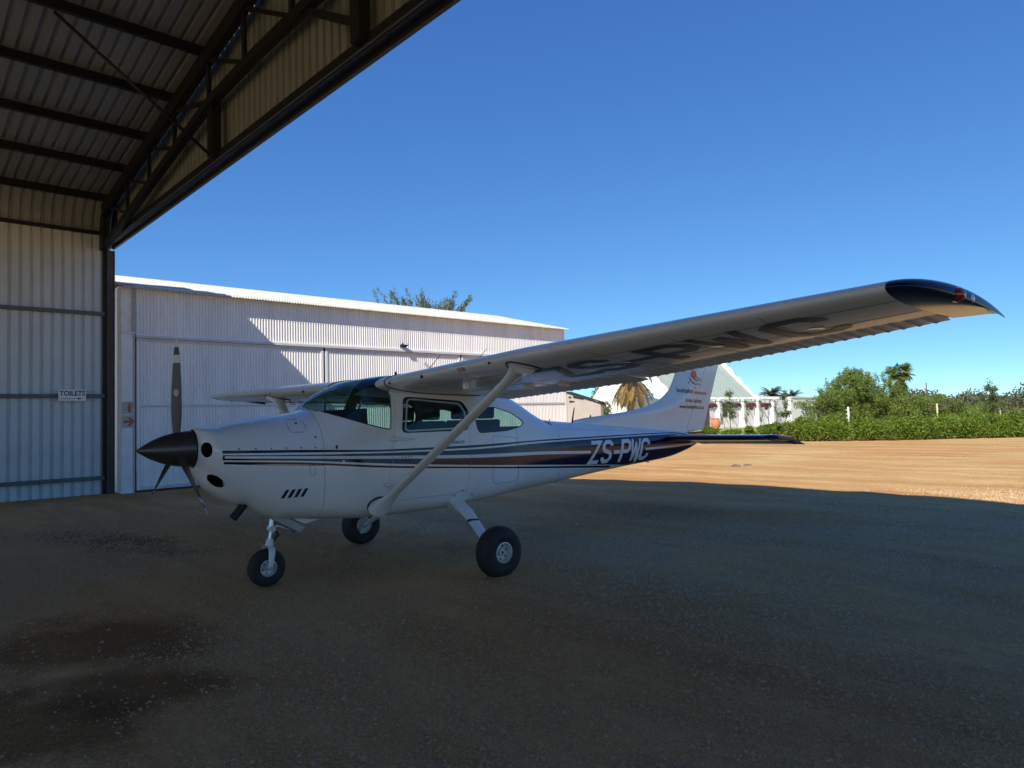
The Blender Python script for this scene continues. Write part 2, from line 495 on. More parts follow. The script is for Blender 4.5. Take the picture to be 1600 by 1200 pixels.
# ------------------------------------------------------------------ ground
def ground_material():
    m = bpy.data.materials.new("dirt_and_gravel")
    m.use_nodes = True
    nt = m.node_tree; L = nt.links
    b = nt.nodes["Principled BSDF"]
    b.inputs["Roughness"].default_value = 0.93
    b.inputs["Specular IOR Level"].default_value = 0.25
    g = nt.nodes.new("ShaderNodeNewGeometry")
    def noise(scale, detail=6, rough=0.6, stretch=None, dist=0.0):
        n = nt.nodes.new("ShaderNodeTexNoise")
        n.inputs["Scale"].default_value = scale; n.inputs["Detail"].default_value = detail
        n.inputs["Roughness"].default_value = rough; n.inputs["Distortion"].default_value = dist
        if stretch:
            mp = nt.nodes.new("ShaderNodeMapping")
            mp.inputs["Scale"].default_value = stretch[0]
            mp.inputs["Rotation"].default_value = (0, 0, stretch[1])
            L.new(g.outputs["Position"], mp.inputs["Vector"]); L.new(mp.outputs[0], n.inputs["Vector"])
        else:
            L.new(g.outputs["Position"], n.inputs["Vector"])
        return n
    def ramp(src, p0, p1, c0, c1):
        r = nt.nodes.new("ShaderNodeValToRGB")
        r.color_ramp.elements[0].position = p0; r.color_ramp.elements[1].position = p1
        r.color_ramp.elements[0].color = c0; r.color_ramp.elements[1].color = c1
        L.new(src, r.inputs[0]); return r
    def mix(fac, a, bb, blend='MIX'):
        x = nt.nodes.new("ShaderNodeMix"); x.data_type = 'RGBA'; x.blend_type = blend
        if isinstance(fac, float): x.inputs[0].default_value = fac
        else: L.new(fac, x.inputs[0])
        L.new(a, x.inputs[6])
        if isinstance(bb, tuple): x.inputs[7].default_value = bb
        else: L.new(bb, x.inputs[7])
        return x.outputs[2]
    big = noise(0.16, 5, 0.6, dist=0.6)
    base = ramp(big.outputs["Fac"], 0.36, 0.66, (0.61, 0.355, 0.145, 1), (0.69, 0.50, 0.245, 1)).outputs[0]
    # graded streaks running across the yard
    st = noise(1.0, 6, 0.65, ((0.16, 1.1, 1), math.radians(12)), 0.4)
    st_r = ramp(st.outputs["Fac"], 0.40, 0.62, (0.70, 0.60, 0.50, 1), (1, 1, 1, 1)).outputs[0]
    c = mix(0.75, base, st_r, 'MULTIPLY')
    # gravel speckle
    vo = nt.nodes.new("ShaderNodeTexVoronoi"); vo.inputs["Scale"].default_value = 70
    L.new(g.outputs["Position"], vo.inputs["Vector"])
    sp = ramp(vo.outputs["Color"], 0.1, 0.9, (0.70, 0.66, 0.62, 1), (1.25, 1.24, 1.22, 1)).outputs[0]
    gm = noise(0.55, 4, 0.6)
    gmr = ramp(gm.outputs["Fac"], 0.38, 0.6, (0.15, 0.15, 0.15, 1), (0.75, 0.75, 0.75, 1)).outputs[0]
    c2 = nt.nodes.new("ShaderNodeMix"); c2.data_type = 'RGBA'; c2.blend_type = 'MULTIPLY'
    L.new(gmr, c2.inputs[0]); L.new(c, c2.inputs[6]); L.new(sp, c2.inputs[7])
    c = c2.outputs[2]
    grit = noise(75, 6, 0.8)  # gravel grain, with shade between the pebbles painted into its dark end
    gr_r = ramp(grit.outputs["Fac"], 0.36, 0.62, (0.58, 0.55, 0.52, 1), (1.22, 1.21, 1.19, 1)).outputs[0]
    c = mix(0.85, c, gr_r, 'MULTIPLY')
    fine = noise(9.0, 8, 0.75)
    fr = ramp(fine.outputs["Fac"], 0.3, 0.7, (0.80, 0.79, 0.78, 1), (1.10, 1.10, 1.10, 1)).outputs[0]
    c = mix(0.8, c, fr, 'MULTIPLY')
    # damp, reddish-brown stains with a soft uneven edge
    def blob(cx, cy, rx, ry, rot):
        mp = nt.nodes.new("ShaderNodeMapping"); mp.vector_type = 'TEXTURE'
        mp.inputs["Location"].default_value = (cx, cy, 0); mp.inputs["Rotation"].default_value = (0, 0, rot)
        mp.inputs["Scale"].default_value = (rx, ry, 10)
        L.new(g.outputs["Position"], mp.inputs["Vector"])
        ln = nt.nodes.new("ShaderNodeVectorMath"); ln.operation = 'LENGTH'
        L.new(mp.outputs[0], ln.inputs[0])
        ad = nt.nodes.new("ShaderNodeMath"); ad.operation = 'MULTIPLY_ADD'
        wob = noise(1.3, 5, 0.6)
        L.new(wob.outputs["Fac"], ad.inputs[0]); ad.inputs[1].default_value = 1.7; L.new(ln.outputs["Value"], ad.inputs[2])
        mr = nt.nodes.new("ShaderNodeMapRange"); mr.inputs["From Min"].default_value = 1.95; mr.inputs["From Max"].default_value = 1.4
        L.new(ad.outputs[0], mr.inputs["Value"])
        return mr.outputs[0]
    for args in ((-5.9, 1.25, 1.0, 0.75, 0.6), (-4.7, 1.2, 0.75, 0.4, 0.75), (-4.6, 0.55, 1.0, 0.5, 0.7), (-11.0, 2.5, 2.4, 0.55, 0.2)):
        c = mix(blob(*args), c, (0.50, 0.41, 0.36, 1), 'MULTIPLY')
    L.new(c, b.inputs["Base Color"])
    # relief: lumps, grit, and tyre-turn ridges
    h1 = noise(2.2, 7, 0.65); h2 = noise(38, 5, 0.7)
    add = nt.nodes.new("ShaderNodeMath"); add.operation = 'MULTIPLY_ADD'
    L.new(h1.outputs["Fac"], add.inputs[0]); add.inputs[1].default_value = 1.6; L.new(h2.outputs["Fac"], add.inputs[2])
    add2 = nt.nodes.new("ShaderNodeMath"); add2.operation = 'MULTIPLY_ADD'
    L.new(vo.outputs["Distance"], add2.inputs[0]); add2.inputs[1].default_value = -0.9; L.new(add.outputs[0], add2.inputs[2])
    wv = nt.nodes.new("ShaderNodeTexWave"); wv.wave_type = 'RINGS'; wv.rings_direction = 'Z'
    wv.inputs["Scale"].default_value = 6.5; wv.inputs["Distortion"].default_value = 1.2; wv.inputs["Detail"].default_value = 2
    mp = nt.nodes.new("ShaderNodeMapping"); mp.vector_type = 'TEXTURE'; mp.inputs["Location"].default_value = (-3.1, 4.1, 0)
    L.new(g.outputs["Position"], mp.inputs["Vector"]); L.new(mp.outputs[0], wv.inputs["Vector"])
    msk = blob(-2.35, 4.55, 0.75, 0.5, 0.7)
    mm = nt.nodes.new("ShaderNodeMath"); mm.operation = 'MULTIPLY'
    L.new(wv.outputs["Fac"], mm.inputs[0]); L.new(msk, mm.inputs[1])
    add3 = nt.nodes.new("ShaderNodeMath"); add3.operation = 'MULTIPLY_ADD'
    L.new(mm.outputs[0], add3.inputs[0]); add3.inputs[1].default_value = 0.55; L.new(add2.outputs[0], add3.inputs[2])
    bp = nt.nodes.new("ShaderNodeBump"); bp.inputs["Strength"].default_value = 0.8; bp.inputs["Distance"].default_value = 0.016
    L.new(add3.outputs[0], bp.inputs["Height"]); L.new(bp.outputs[0], b.inputs["Normal"])
    return m

M['ground'] = ground_material()

def wav(X, Y):
    """gentle relief of the yard, metres"""
    r = np.random.default_rng(3)
    h = np.zeros_like(X)
    for i in range(26):
        k = 0.5 * 1.22**i * 0.35 + 0.25
        a = r.uniform(0, 2 * np.pi); p = r.uniform(0, 6.28)
        h += np.sin((X * np.cos(a) + Y * np.sin(a)) * k * 2.2 + p) * 0.006 / (0.6 + 0.55 * k)
    env = np.clip((X + 26) / 4, 0, 1) * np.clip((8 - X) / 4, 0, 1) * np.clip((30 - Y) / 6, 0, 1) * np.clip((Y + 10) / 4, 0, 1)
    flat = 1 - 0.9 * np.exp(-(((X + 18.4) / 1.0)**2))
    return h * env * flat

gx = np.concatenate([[-1200, -400, -150, -80, -50, -36], np.arange(-30, 8.01, 0.14), [12, 20, 40, 100, 400, 1200]])
gy = np.concatenate([[-1200, -300, -80, -30, -16], np.arange(-8, 30.01, 0.14), [34, 40, 50, 65, 90, 150, 400, 1200]])
GX, GY = np.meshgrid(gx, gy)
GZ = wav(GX, GY)
me = new_mesh('ground', np.stack([GX.ravel(), GY.ravel(), GZ.ravel()], 1), grid_faces(len(gy), len(gx)), M['ground'], smooth=True)
tag(obj('ground', me), kind='structure')

# lawn sheet in front of the white house
def lawn():
    m = mat('lawn_grass', (0.16, 0.22, 0.03), 0.9, col2=(0.28, 0.34, 0.06), vscale=2.5, bump=0.6, bscale=30)
    ys = np.linspace(33.4, 68, 40)
    xf = np.interp(ys, [33.4, 35.2, 36.2, 47, 68], [-24.5, -21.8, -17.0, -16.6, -20.5])
    V = []
    for y, x0 in zip(ys, xf):
        for k in range(14):
            x = x0 + (-31.0 - x0) * k / 13
            V.append((x, y, 0.012 + 0.235 * min(1.0, max(0.0, (x0 - x) / (x0 + 27.0)))))
    o = obj('lawn', new_mesh('lawn', V, grid_faces(40, 14), m, smooth=True))
    tag(o, kind='structure')
lawn()
# paved edge under the pergola
mb = MB().box((-29.58, 40.0, 0.0), (-27.2, 60.5, 0.29))
tag(mb.build('house_paving', mat('paving', (0.52, 0.45, 0.38), 0.85, var=0.1)), kind='structure')

# gravel: loose stones on the ground within sight of the camera
STAINS = ((-5.9, 1.25, 1.15, 0.85, 0.6), (-4.7, 1.2, 0.85, 0.45, 0.75), (-4.6, 0.55, 1.15, 0.6, 0.7))
def gravel():
    n = 330000
    d = rng.uniform(2.85**1.35, 13.5**1.35, n)**(1 / 1.35)
    u = rng.uniform(-0.76, 0.76, n)
    F2 = np.array([-0.7315, 0.6820]); R2 = np.array([0.6820, 0.7315])
    P = d[:, None] * F2 + (u * d)[:, None] * R2
    # clumpy density, few stones on the damp stains
    q = lambda a, b, c: np.sin(P[:, 0] * a + c) * np.sin(P[:, 1] * b + 2 * c)
    cl = q(1.7, 1.3, 1) + np.sin(P[:, 0] * 0.8 + P[:, 1] * 2.1) + 0.8 * q(4.3, 3.7, 2) + 0.6 * np.sin(P[:, 0] * 5.1 - P[:, 1] * 6.3)
    dens = np.clip(0.55 + 0.30 * cl, 0.12, 1) * np.clip((13.5 - d) / 5, 0, 1)
    for cx, cy, rx, ry, ro in STAINS:
        x, y = P[:, 0] - cx, P[:, 1] - cy
        a, b = x * math.cos(ro) + y * math.sin(ro), -x * math.sin(ro) + y * math.cos(ro)
        dens *= np.clip((a / rx)**2 + (b / ry)**2, 0.05, 1)
    # turning tyres have combed the gravel into curved ridges
    for cx, cy, R, a0, a1, w in ((-3.35, 3.55, 1.30, -0.15, 1.05, 0.30), (-3.35, 3.55, 1.68, 0.0, 0.95, 0.26), (-3.2, 2.55, 1.55, 0.15, 0.85, 0.26), (-1.2, 3.2, 1.1, 2.2, 3.4, 0.26), (-5.0, 6.2, 2.2, -1.2, 0.2, 0.3)):
        x, y = P[:, 0] - cx, P[:, 1] - cy
        rr, aa = np.hypot(x, y), np.arctan2(y, x)
        aa = np.where(aa < a0 - 1, aa + 2 * math.pi, aa)
        on = (np.abs(rr - R) < w / 2) & (aa > a0) & (aa < a1)
        dens = np.where(on, np.where(np.sin(aa * R * 2 * math.pi / 0.075 + rr * 6) > 0, 1.0, 0.12), dens)
    keep = rng.uniform(0, 1, n) < dens
    P = P[keep]; n = len(P); d = d[keep]
    z = wav(P[:, 0], P[:, 1])
    s = np.exp(rng.normal(np.log(0.0082), 0.45, n)).clip(0.004, 0.026) * np.clip(d / 7, 0.8, 1.3)
    base = np.array([(1, 0, -0.2), (0, 1, -0.2), (-1, 0, -0.2), (0, -1, -0.2), (0, 0, 0.8)], float)
    fac = np.array([(0, 1, 4), (1, 2, 4), (2, 3, 4), (3, 0, 4)])
    V = base[None] * s[:, None, None] * rng.uniform(0.6, 1.3, (n, 5, 1))
    V[:, 4, :2] += rng.normal(size=(n, 2)) * s[:, None] * 0.35
    a = rng.uniform(0, 6.28, n); c, sn = np.cos(a)[:, None], np.sin(a)[:, None]
    x = V[..., 0] * c - V[..., 1] * sn; y = V[..., 0] * sn + V[..., 1] * c
    V = np.stack([x + P[:, 0:1], y + P[:, 1:2], V[..., 2] + z[:, None]], -1)
    Fc = (fac[None] + (np.arange(n) * 5)[:, None, None]).reshape(-1, 3)
    me = bpy.data.meshes.new('gravel')
    me.vertices.add(n * 5); me.vertices.foreach_set('co', V.reshape(-1))
    me.loops.add(len(Fc) * 3); me.loops.foreach_set('vertex_index', Fc.reshape(-1).astype(np.int32))
    me.polygons.add(len(Fc)); me.polygons.foreach_set('loop_start', np.arange(0, len(Fc) * 3, 3, dtype=np.int32))
    me.materials.append(M['stone']); me.update(); me.validate()
    tag(obj('gravel', me), kind='stuff')
gravel()
# ------------------------------------------------------------------ our hangar
XL, YF, XR, YB, XRIDGE = -18.56, 4.36, 12.8, -10.0, -2.9
SL = 0.150
def roof_z(x):                       # underside of the roof sheets
    return 7.02 + SL * (min(x, 2 * XRIDGE - x) + 18.0)
hangar = thing('aircraft_hangar', 'open steel framed hangar with ribbed sheet walls around the viewer', 'hangar', (-18.5, 4.3, 0))
HO = Vector((-18.5, 4.3, 0))
def hb(mb, name, m, **k):
    mb.V = [(v[0] - HO.x, v[1] - HO.y, v[2]) for v in mb.V]
    return mb.build(name, m, hangar, **k)
RIB = [(0, 0), (0.122, 0), (0.138, 0.044), (0.184, 0.044), (0.2, 0)]
def rib_profile(n):
    out = []
    for i in range(n):
        out += [(i * 0.2 + a, h) for a, h in RIB[:-1]]
    return out + [(n * 0.2, 0)]
def ibr(path, ribs, y0, skip_last=False):
    """sheet swept along path [(x,z,nx,nz)], ribs spread along -Y from y0, ribs point along +n (outward)"""
    pr = rib_profile(ribs)
    V = []
    for x, z, nx, nz in path:
        for a, h in pr:
            V.append((x + nx * h, y0 - a, z + nz * h))
    return V, grid_faces(len(path), len(pr))
def share(name, me, parent, locs):
    for l in locs:
        obj(name, me, parent, l)
# wall sheets, curved eave sheets, roof sheets (left half)
nsh = 18
wall_path = [(XL, z, -1, 0) for z in (-0.06, 2.0, 4.0, 6.14)]
R_ = 0.78
th = math.atan(SL)
cv = []
cx, cz = XL + R_, 6.14
for i in range(9):
    a = math.pi - (math.pi / 2 - th) * i / 8
    cv.append((cx + R_ * math.cos(a), cz + R_ * math.sin(a), math.cos(a), math.sin(a)))
dz_roof = cv[-1][1] - (7.02 + SL * (cv[-1][0] + 18.0))
def roof_z(x):
    return 7.02 + dz_roof + SL * (min(x, 2 * XRIDGE - x) + 18.0)
rp = [(x, roof_z(x), -math.sin(th), math.cos(th)) for x in np.linspace(cv[-1][0], XRIDGE, 6)]
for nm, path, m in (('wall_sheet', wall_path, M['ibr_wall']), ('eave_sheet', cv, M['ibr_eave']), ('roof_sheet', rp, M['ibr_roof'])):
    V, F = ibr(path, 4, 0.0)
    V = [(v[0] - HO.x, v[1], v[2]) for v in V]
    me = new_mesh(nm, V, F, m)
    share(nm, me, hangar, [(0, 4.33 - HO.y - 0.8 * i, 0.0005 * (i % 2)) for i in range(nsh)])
# the rest of the envelope behind and to the right of the viewer
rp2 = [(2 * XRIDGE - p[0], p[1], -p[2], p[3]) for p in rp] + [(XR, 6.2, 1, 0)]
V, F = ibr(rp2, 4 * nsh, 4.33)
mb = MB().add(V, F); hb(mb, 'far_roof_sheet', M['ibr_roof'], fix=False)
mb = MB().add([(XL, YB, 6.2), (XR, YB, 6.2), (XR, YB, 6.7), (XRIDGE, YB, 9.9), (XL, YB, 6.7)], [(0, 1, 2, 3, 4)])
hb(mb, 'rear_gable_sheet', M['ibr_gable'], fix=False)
hb(MB().bar((XRIDGE, YB - 0.1, roof_z(XRIDGE) + 0.05), (XRIDGE, 4.45, roof_z(XRIDGE) + 0.05), 0.6, 0.03), 'ridge_cap', M['ibr_roof'])
# girts on the left wall
for z in (0.385, 2.285, 4.215, 6.12):
    mb = MB().bar((XL + 0.045, YB, z), (XL + 0.045, 4.2, z), 0.075, 0.075)
    mb.bar((XL + 0.075, YB, z - 0.045), (XL + 0.075, 4.2, z - 0.045), 0.05, 0.012)
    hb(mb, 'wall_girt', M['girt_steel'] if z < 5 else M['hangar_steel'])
# purlins
px = [-17.95, -16.35, -14.85, -13.3, -11.75, -10.15, -8.6, -7.0, -5.5, -4.0]
for x in px:
    z = roof_z(x) - 0.085
    mb = MB().bar((x, YB, z), (x, 4.3, z), 0.07, 0.16, up=(-math.sin(th), 0, math.cos(th)))
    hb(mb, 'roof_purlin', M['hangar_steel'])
# gable rafter, bottom chord and web members
YT = 4.12
def ztop(x): return roof_z(x) - 0.16
def raf(x): return roof_z(x) - 0.29
xa, xb = -18.2, XRIDGE
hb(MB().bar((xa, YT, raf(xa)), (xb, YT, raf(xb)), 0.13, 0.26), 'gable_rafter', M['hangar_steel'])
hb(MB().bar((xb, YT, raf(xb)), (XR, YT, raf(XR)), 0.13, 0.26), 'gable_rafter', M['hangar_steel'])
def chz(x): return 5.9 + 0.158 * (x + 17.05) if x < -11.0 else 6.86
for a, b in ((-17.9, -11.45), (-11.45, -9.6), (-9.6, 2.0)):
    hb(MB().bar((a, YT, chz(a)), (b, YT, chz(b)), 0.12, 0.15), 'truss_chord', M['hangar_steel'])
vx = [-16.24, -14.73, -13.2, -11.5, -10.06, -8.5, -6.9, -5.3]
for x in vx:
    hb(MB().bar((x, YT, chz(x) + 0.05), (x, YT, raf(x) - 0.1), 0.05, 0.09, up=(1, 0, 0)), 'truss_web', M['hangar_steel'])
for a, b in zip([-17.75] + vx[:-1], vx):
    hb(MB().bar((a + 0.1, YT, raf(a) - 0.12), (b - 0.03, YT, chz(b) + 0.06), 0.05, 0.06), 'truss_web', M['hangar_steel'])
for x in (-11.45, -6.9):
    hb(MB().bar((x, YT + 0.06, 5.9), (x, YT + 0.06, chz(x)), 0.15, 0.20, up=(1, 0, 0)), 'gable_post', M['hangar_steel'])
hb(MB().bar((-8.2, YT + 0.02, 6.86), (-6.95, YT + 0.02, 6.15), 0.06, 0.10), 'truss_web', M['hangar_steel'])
# header beam and door track over the opening
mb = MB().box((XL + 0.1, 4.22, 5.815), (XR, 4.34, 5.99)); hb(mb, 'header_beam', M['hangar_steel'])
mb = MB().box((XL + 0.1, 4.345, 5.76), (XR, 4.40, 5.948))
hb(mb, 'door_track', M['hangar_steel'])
hb(MB().bar((XL + 0.15, 4.205, 5.835), (XR, 4.205, 5.835), 0.02, 0.012), 'track_edge', M['girt_steel'])
# gable sheets between header and roof
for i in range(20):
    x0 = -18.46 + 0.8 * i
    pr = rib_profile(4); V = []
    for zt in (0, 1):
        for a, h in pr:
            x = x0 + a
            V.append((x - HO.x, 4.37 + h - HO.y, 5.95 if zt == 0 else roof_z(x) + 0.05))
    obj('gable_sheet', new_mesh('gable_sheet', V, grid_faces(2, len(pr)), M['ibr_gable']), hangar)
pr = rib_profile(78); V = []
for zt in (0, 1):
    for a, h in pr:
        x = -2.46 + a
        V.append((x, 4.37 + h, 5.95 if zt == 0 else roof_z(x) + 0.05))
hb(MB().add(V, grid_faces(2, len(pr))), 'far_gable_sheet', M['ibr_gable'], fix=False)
# unseen barge board on the gable, its taper shaped to set the yard's shadow edge
for a, b in ((-17.9, XRIDGE), (XRIDGE, XR)):
    za, zb = roof_z(a) + (0.30 if a < -10 else 0.10), roof_z(b) + (0.10 if b < 0 else 0.30)
    V = [(a, 4.415, roof_z(a) - 0.05), (b, 4.415, roof_z(b) - 0.05), (b, 4.415, zb), (a, 4.415, za), (a, 4.48, roof_z(a) - 0.05), (b, 4.48, roof_z(b) - 0.05), (b, 4.48, zb), (a, 4.48, za)]
    hb(MB().add(V, [(0, 1, 2, 3), (7, 6, 5, 4), (0, 4, 5, 1), (3, 2, 6, 7), (0, 3, 7, 4), (1, 5, 6, 2)]), 'shadow_barge', M['ibr_gable'])
# corner columns
mb = MB().box((-18.53, 4.255, 0), (-18.44, 4.275, 5.76)); mb.box((-18.53, 4.385, 0), (-18.44, 4.405, 5.73)); mb.box((-18.495, 4.277, 0), (-18.475, 4.383, 5.73))
hb(mb, 'corner_column', M['column_steel'])
hb(MB().box((-18.558, 4.17, 0.0), (-18.53, 4.25, 6.5)), 'wall_flashing', M['hangar_steel'])
hb(MB().box((-18.6, 4.10, 5.72), (-18.2, 4.2, 7.0)), 'eave_haunch', M['hangar_steel'])
hb(MB().box((-18.62, 4.335, 5.80), (-18.1, 4.365, 7.12)), 'corner_filler', M['hangar_steel'])
mb = MB().box((XR - 0.3, 4.1, 0), (XR - 0.05, 4.4, 6.2)); hb(mb, 'corner_column', M['column_steel'])
# pipe brace from purlin to header
hb(MB().tube([(-11.70, 2.0, 7.60), (-11.47, 4.15, 5.90)], 0.027, 8), 'pipe_brace', M['hangar_steel'], smooth=True)

# TOILETS sign on the wall girt
def flat_sign(name, label, cat, x, y0, y1, z0, z1, m, group=None, th=0.012):
    t = thing(name, label, cat, (x, y0, z0), 0, group)
    MB().box((0, 0, 0), (th, y1 - y0, z1 - z0)).build('sign_board', m, t)
    return t
def on_sign(t, V, F, name, m, sx, ox, oz, x=0.0155):
    """text/shape drawn in (right,up) metres on a board that faces +X: right = +Y"""
    obj(name, new_mesh(name, [(x, ox + a * sx, oz + b) for a, b in ((v[0], v[1]) for v in V)], F, m), t)
ts = flat_sign('toilets_sign', 'small white sign with black lettering and arrow on hangar wall girt', 'sign', XL + 0.125, 3.268, 3.808, 2.165, 2.420, M['sign_white'])
V, F = text_mesh('TOILETS', 0.158, 0.0035)
wtx = max(v[0] for v in V)
on_sign(ts, V, F, 'sign_lettering', M['sign_black'], 0.50 / wtx, 0.02, 0.118)
on_sign(ts, [(0.04, 0.043), (0.38, 0.047), (0.38, 0.03), (0.47, 0.052), (0.38, 0.074), (0.38, 0.057), (0.04, 0.053)], [(0, 1, 2, 3, 4, 5, 6)], 'sign_arrow', M['sign_black'], 1, 0, 0)

# ------------------------------------------------------------------ white hangar across the yard
XW, WY0, WY1 = -18.117, 4.76, 19.7
wh = thing('white_hangar', 'long white corrugated iron hangar with sliding doors across the yard', 'hangar', (XW, WY0, 0))
WO = Vector((XW, WY0, 0))
def wb(mb, name, m, parent=None, **k):
    mb.V = [(v[0] - WO.x, v[1] - WO.y, v[2]) for v in mb.V]
    return mb.build(name, m, parent or wh, **k)
def corr(y0, y1, z0, z1, x, pitch=0.0762, amp=0.0095, top=None, nseg=8):
    n = int(round((y1 - y0) / pitch * nseg)) + 1
    ys = np.linspace(y0, y1, n)
    xs = x + amp * np.cos(ys / pitch * 2 * np.pi)
    V = [(a, b, z0) for a, b in zip(xs, ys)] + [(a, b, z1) for a, b in zip(xs, ys)]
    return V, grid_faces(2, n)
# masonry pillars, body
mb = MB().box((XW - 0.35, 4.46, 0), (XW + 0.02, 4.74, 3.735)); mb.box((XW - 0.35, 4.46, 3.778), (XW - 0.03, 4.74, 4.84))
mb.box((XW - 0.35, 4.46, 3.737), (XW + 0.05, 4.74, 3.776))
wb(mb, 'end_pillar', M['plaster'])
wb(MB().box((XW - 0.02, 4.70, 0), (XW + 0.028, 4.742, 4.82)), 'pillar_edge_strip', M['grey_part'])
V, F = corr(WY0, WY1, 3.74, 4.90, XW)
o = wb(MB().add(V, F), 'upper_cladding', M['white_corr'], fix=False, smooth=True)
# sliding doors: three leaves with rails
doors = [(4.78, 9.60, 0.0), (9.66, 14.55, 0.0), (14.61, WY1 - 0.02, 0.0)]
for a, b, off in doors:
    d = bpy.data.objects.new('sliding_door', None); link(d, wh)
    V, F = corr(a, b, 0.05, 3.62, XW + off)
    wb(MB().add(V, F), 'door_sheet', M['white_corr'], d, fix=False, smooth=True)
    for z, h in ((3.60, 0.07), (2.02, 0.05), (0.09, 0.07)):
        wb(MB().box((XW + 0.011, a, z - h / 2), (XW + 0.024, b, z + h / 2)), 'door_rail', M['frame_grey'], d)
    for y in (a + 0.035, b - 0.035):
        wb(MB().box((XW + 0.0115, y - 0.035, 0.055), (XW + 0.0275, y + 0.035, 3.56)), 'door_stile', M['white_corr'], d)
    if a > 9:
        wb(MB().bar((XW + 0.020, b - 1.45, 3.36), (XW + 0.020, b - 0.55, 2.62), 0.08, 0.012, up=(1, 0, 0)), 'door_brace', M['frame_grey'], d)
mb = MB().box((XW - 0.02, WY0, 3.66), (XW + 0.06, WY1, 3.70)); mb.box((XW + 0.03, WY0, 3.642), (XW + 0.065, WY1, 3.662))
wb(mb, 'door_track', M['frame_grey'])
wb(MB().box((XW - 0.02, WY0, 3.704), (XW + 0.03, WY1, 3.738)), 'track_flashing', M['white_corr'])
# roof: corrugated sheet curling over the eave
npt = int((WY1 + 0.3 - 4.46) / 0.0762 * 8)
ys = np.linspace(4.46, WY1 + 0.03, npt)
prof = [(0.190, 4.800, 1, 0.2), (0.185, 4.832, 0.3, 1), (-1.3, 5.20, -0.24, 0.97), (-2.6, 5.52, -0.24, 0.97), (-3.9, 5.845, 0, 1), (-6.4, 5.2, 0.24, 0.97), (-9.1, 4.5, 0.24, 0.97)]
V = []
for o_, z, nx, nz in prof:
    for y in ys:
        h = 0.010 * math.cos(y / 0.0762 * 2 * math.pi)
        V.append((XW + o_ + nx * h, y, z + nz * h))
wb(MB().add(V, grid_faces(len(prof), npt)), 'roof_sheet', M['white_roof'], fix=False, smooth=True)
mb = MB().box((XW - 9.0, WY1 - 0.05, 0), (XW - 0.015, WY1, 4.88)); mb.box((XW - 9, 4.6, 0), (XW - 8.9, WY1 - 0.06, 4.9)); mb.box((XW - 8.8, 4.5, 0), (XW - 0.36, 4.58, 4.9))
wb(mb, 'end_wall', M['white_corr'])
# lean-to annex at the far end of the doors
an = bpy.data.objects.new('annex', None); link(an, wh)
ya, xe = 19.706, -16.45
mb = MB().add([(XW - 0.04, ya, 0), (xe, ya, 0), (xe, ya, 1.93), (XW - 0.04, ya, 2.41), (XW + 0.02, ya + .3, 0), (xe, ya + .3, 0), (xe, ya + .3, 1.93), (XW + 0.02, ya + .3, 2.40)],
              [(0, 1, 2, 3), (7, 6, 5, 4), (1, 5, 6, 2), (4, 0, 3, 7), (3, 2, 6, 7)])
wb(mb, 'annex_wall', M['annex_grey'], an)
mb = MB().bar((XW - 0.0, ya + .12, 2.43), (xe + 0.04, ya + .12, 1.955), .30, 0.05)
wb(mb, 'annex_roof', M['dark_gap'], an)
def annex_slot(x0, x1, zf0, zf1, m):
    wb(MB().add([(x0, ya - 0.004, zf0), (x1, ya - 0.004, zf1), (x1, ya - 0.004, zf1 + 0.045), (x0, ya - 0.004, zf0 + 0.09)], [(0, 1, 2, 3)]), 'air_vent', m, an)
annex_slot(-18.0, -17.85, 2.19, 2.18, M['dark_gap'])
annex_slot(-17.77, -17.25, 2.19, 2.10, M['dark_gap'])
annex_slot(-17.97, -17.70, 2.02, 2.03, M['dark_gap'])
annex_slot(-16.87, -16.56, 2.01, 1.99, M['sign_white'])
# warning sign on the annex
t = thing('warning_sign', 'small triangular warning sign on the grey annex wall', 'sign', (-16.93, ya - 0.02, 1.42))
mb = MB().prism([(-0.10, 0), (0.10, 0), (0, 0.19)], lambda a, b, q: (a, q, b), 0.0, 0.012); mb.build('sign_plate', M['post_yellow'], t)
mb = MB().prism([(-0.07, 0.02), (0.07, 0.02), (0, 0.15)], lambda a, b, q: (a, q, b), -0.004, -0.001); mb.build('warning_symbol', M['sign_black'], t)
# fire signs on the pillar
fs = flat_sign('fire_extinguisher_sign', 'faded square sign with red extinguisher picture on white pillar', 'sign', XW + 0.022, 4.47, 4.715, 1.835, 2.13, M['sign_faded'])
on_sign(fs, [(0.115, 0.05), (0.185, 0.05), (0.185, 0.20), (0.165, 0.225), (0.165, 0.25), (0.135, 0.25), (0.135, 0.225), (0.115, 0.20)], [tuple(range(8))], 'extinguisher_symbol', M['faded_red'], 1, 0, 0)
on_sign(fs, [(0.095, 0.252), (0.19, 0.252), (0.235, 0.215), (0.205, 0.15), (0.218, 0.145), (0.252, 0.215), (0.195, 0.268), (0.095, 0.268)], [(0, 1, 6, 7), (1, 2, 5, 6), (2, 3, 4, 5)], 'extinguisher_hose', M['faded_red'], 1, 0, 0)
f2 = flat_sign('fire_arrow_sign', 'faded square sign with bold red arrow on white pillar', 'sign', XW + 0.022, 4.47, 4.715, 1.52, 1.815, M['sign_faded'])
on_sign(f2, [(0.03, 0.115), (0.17, 0.115), (0.09, 0.04), (0.16, 0.04), (0.275, 0.145), (0.16, 0.25), (0.09, 0.25), (0.17, 0.175), (0.03, 0.175)], [(0, 1, 7, 8), (1, 2, 3, 4, 5, 6, 7)], 'arrow_symbol', M['faded_red'], 1, 0, 0)
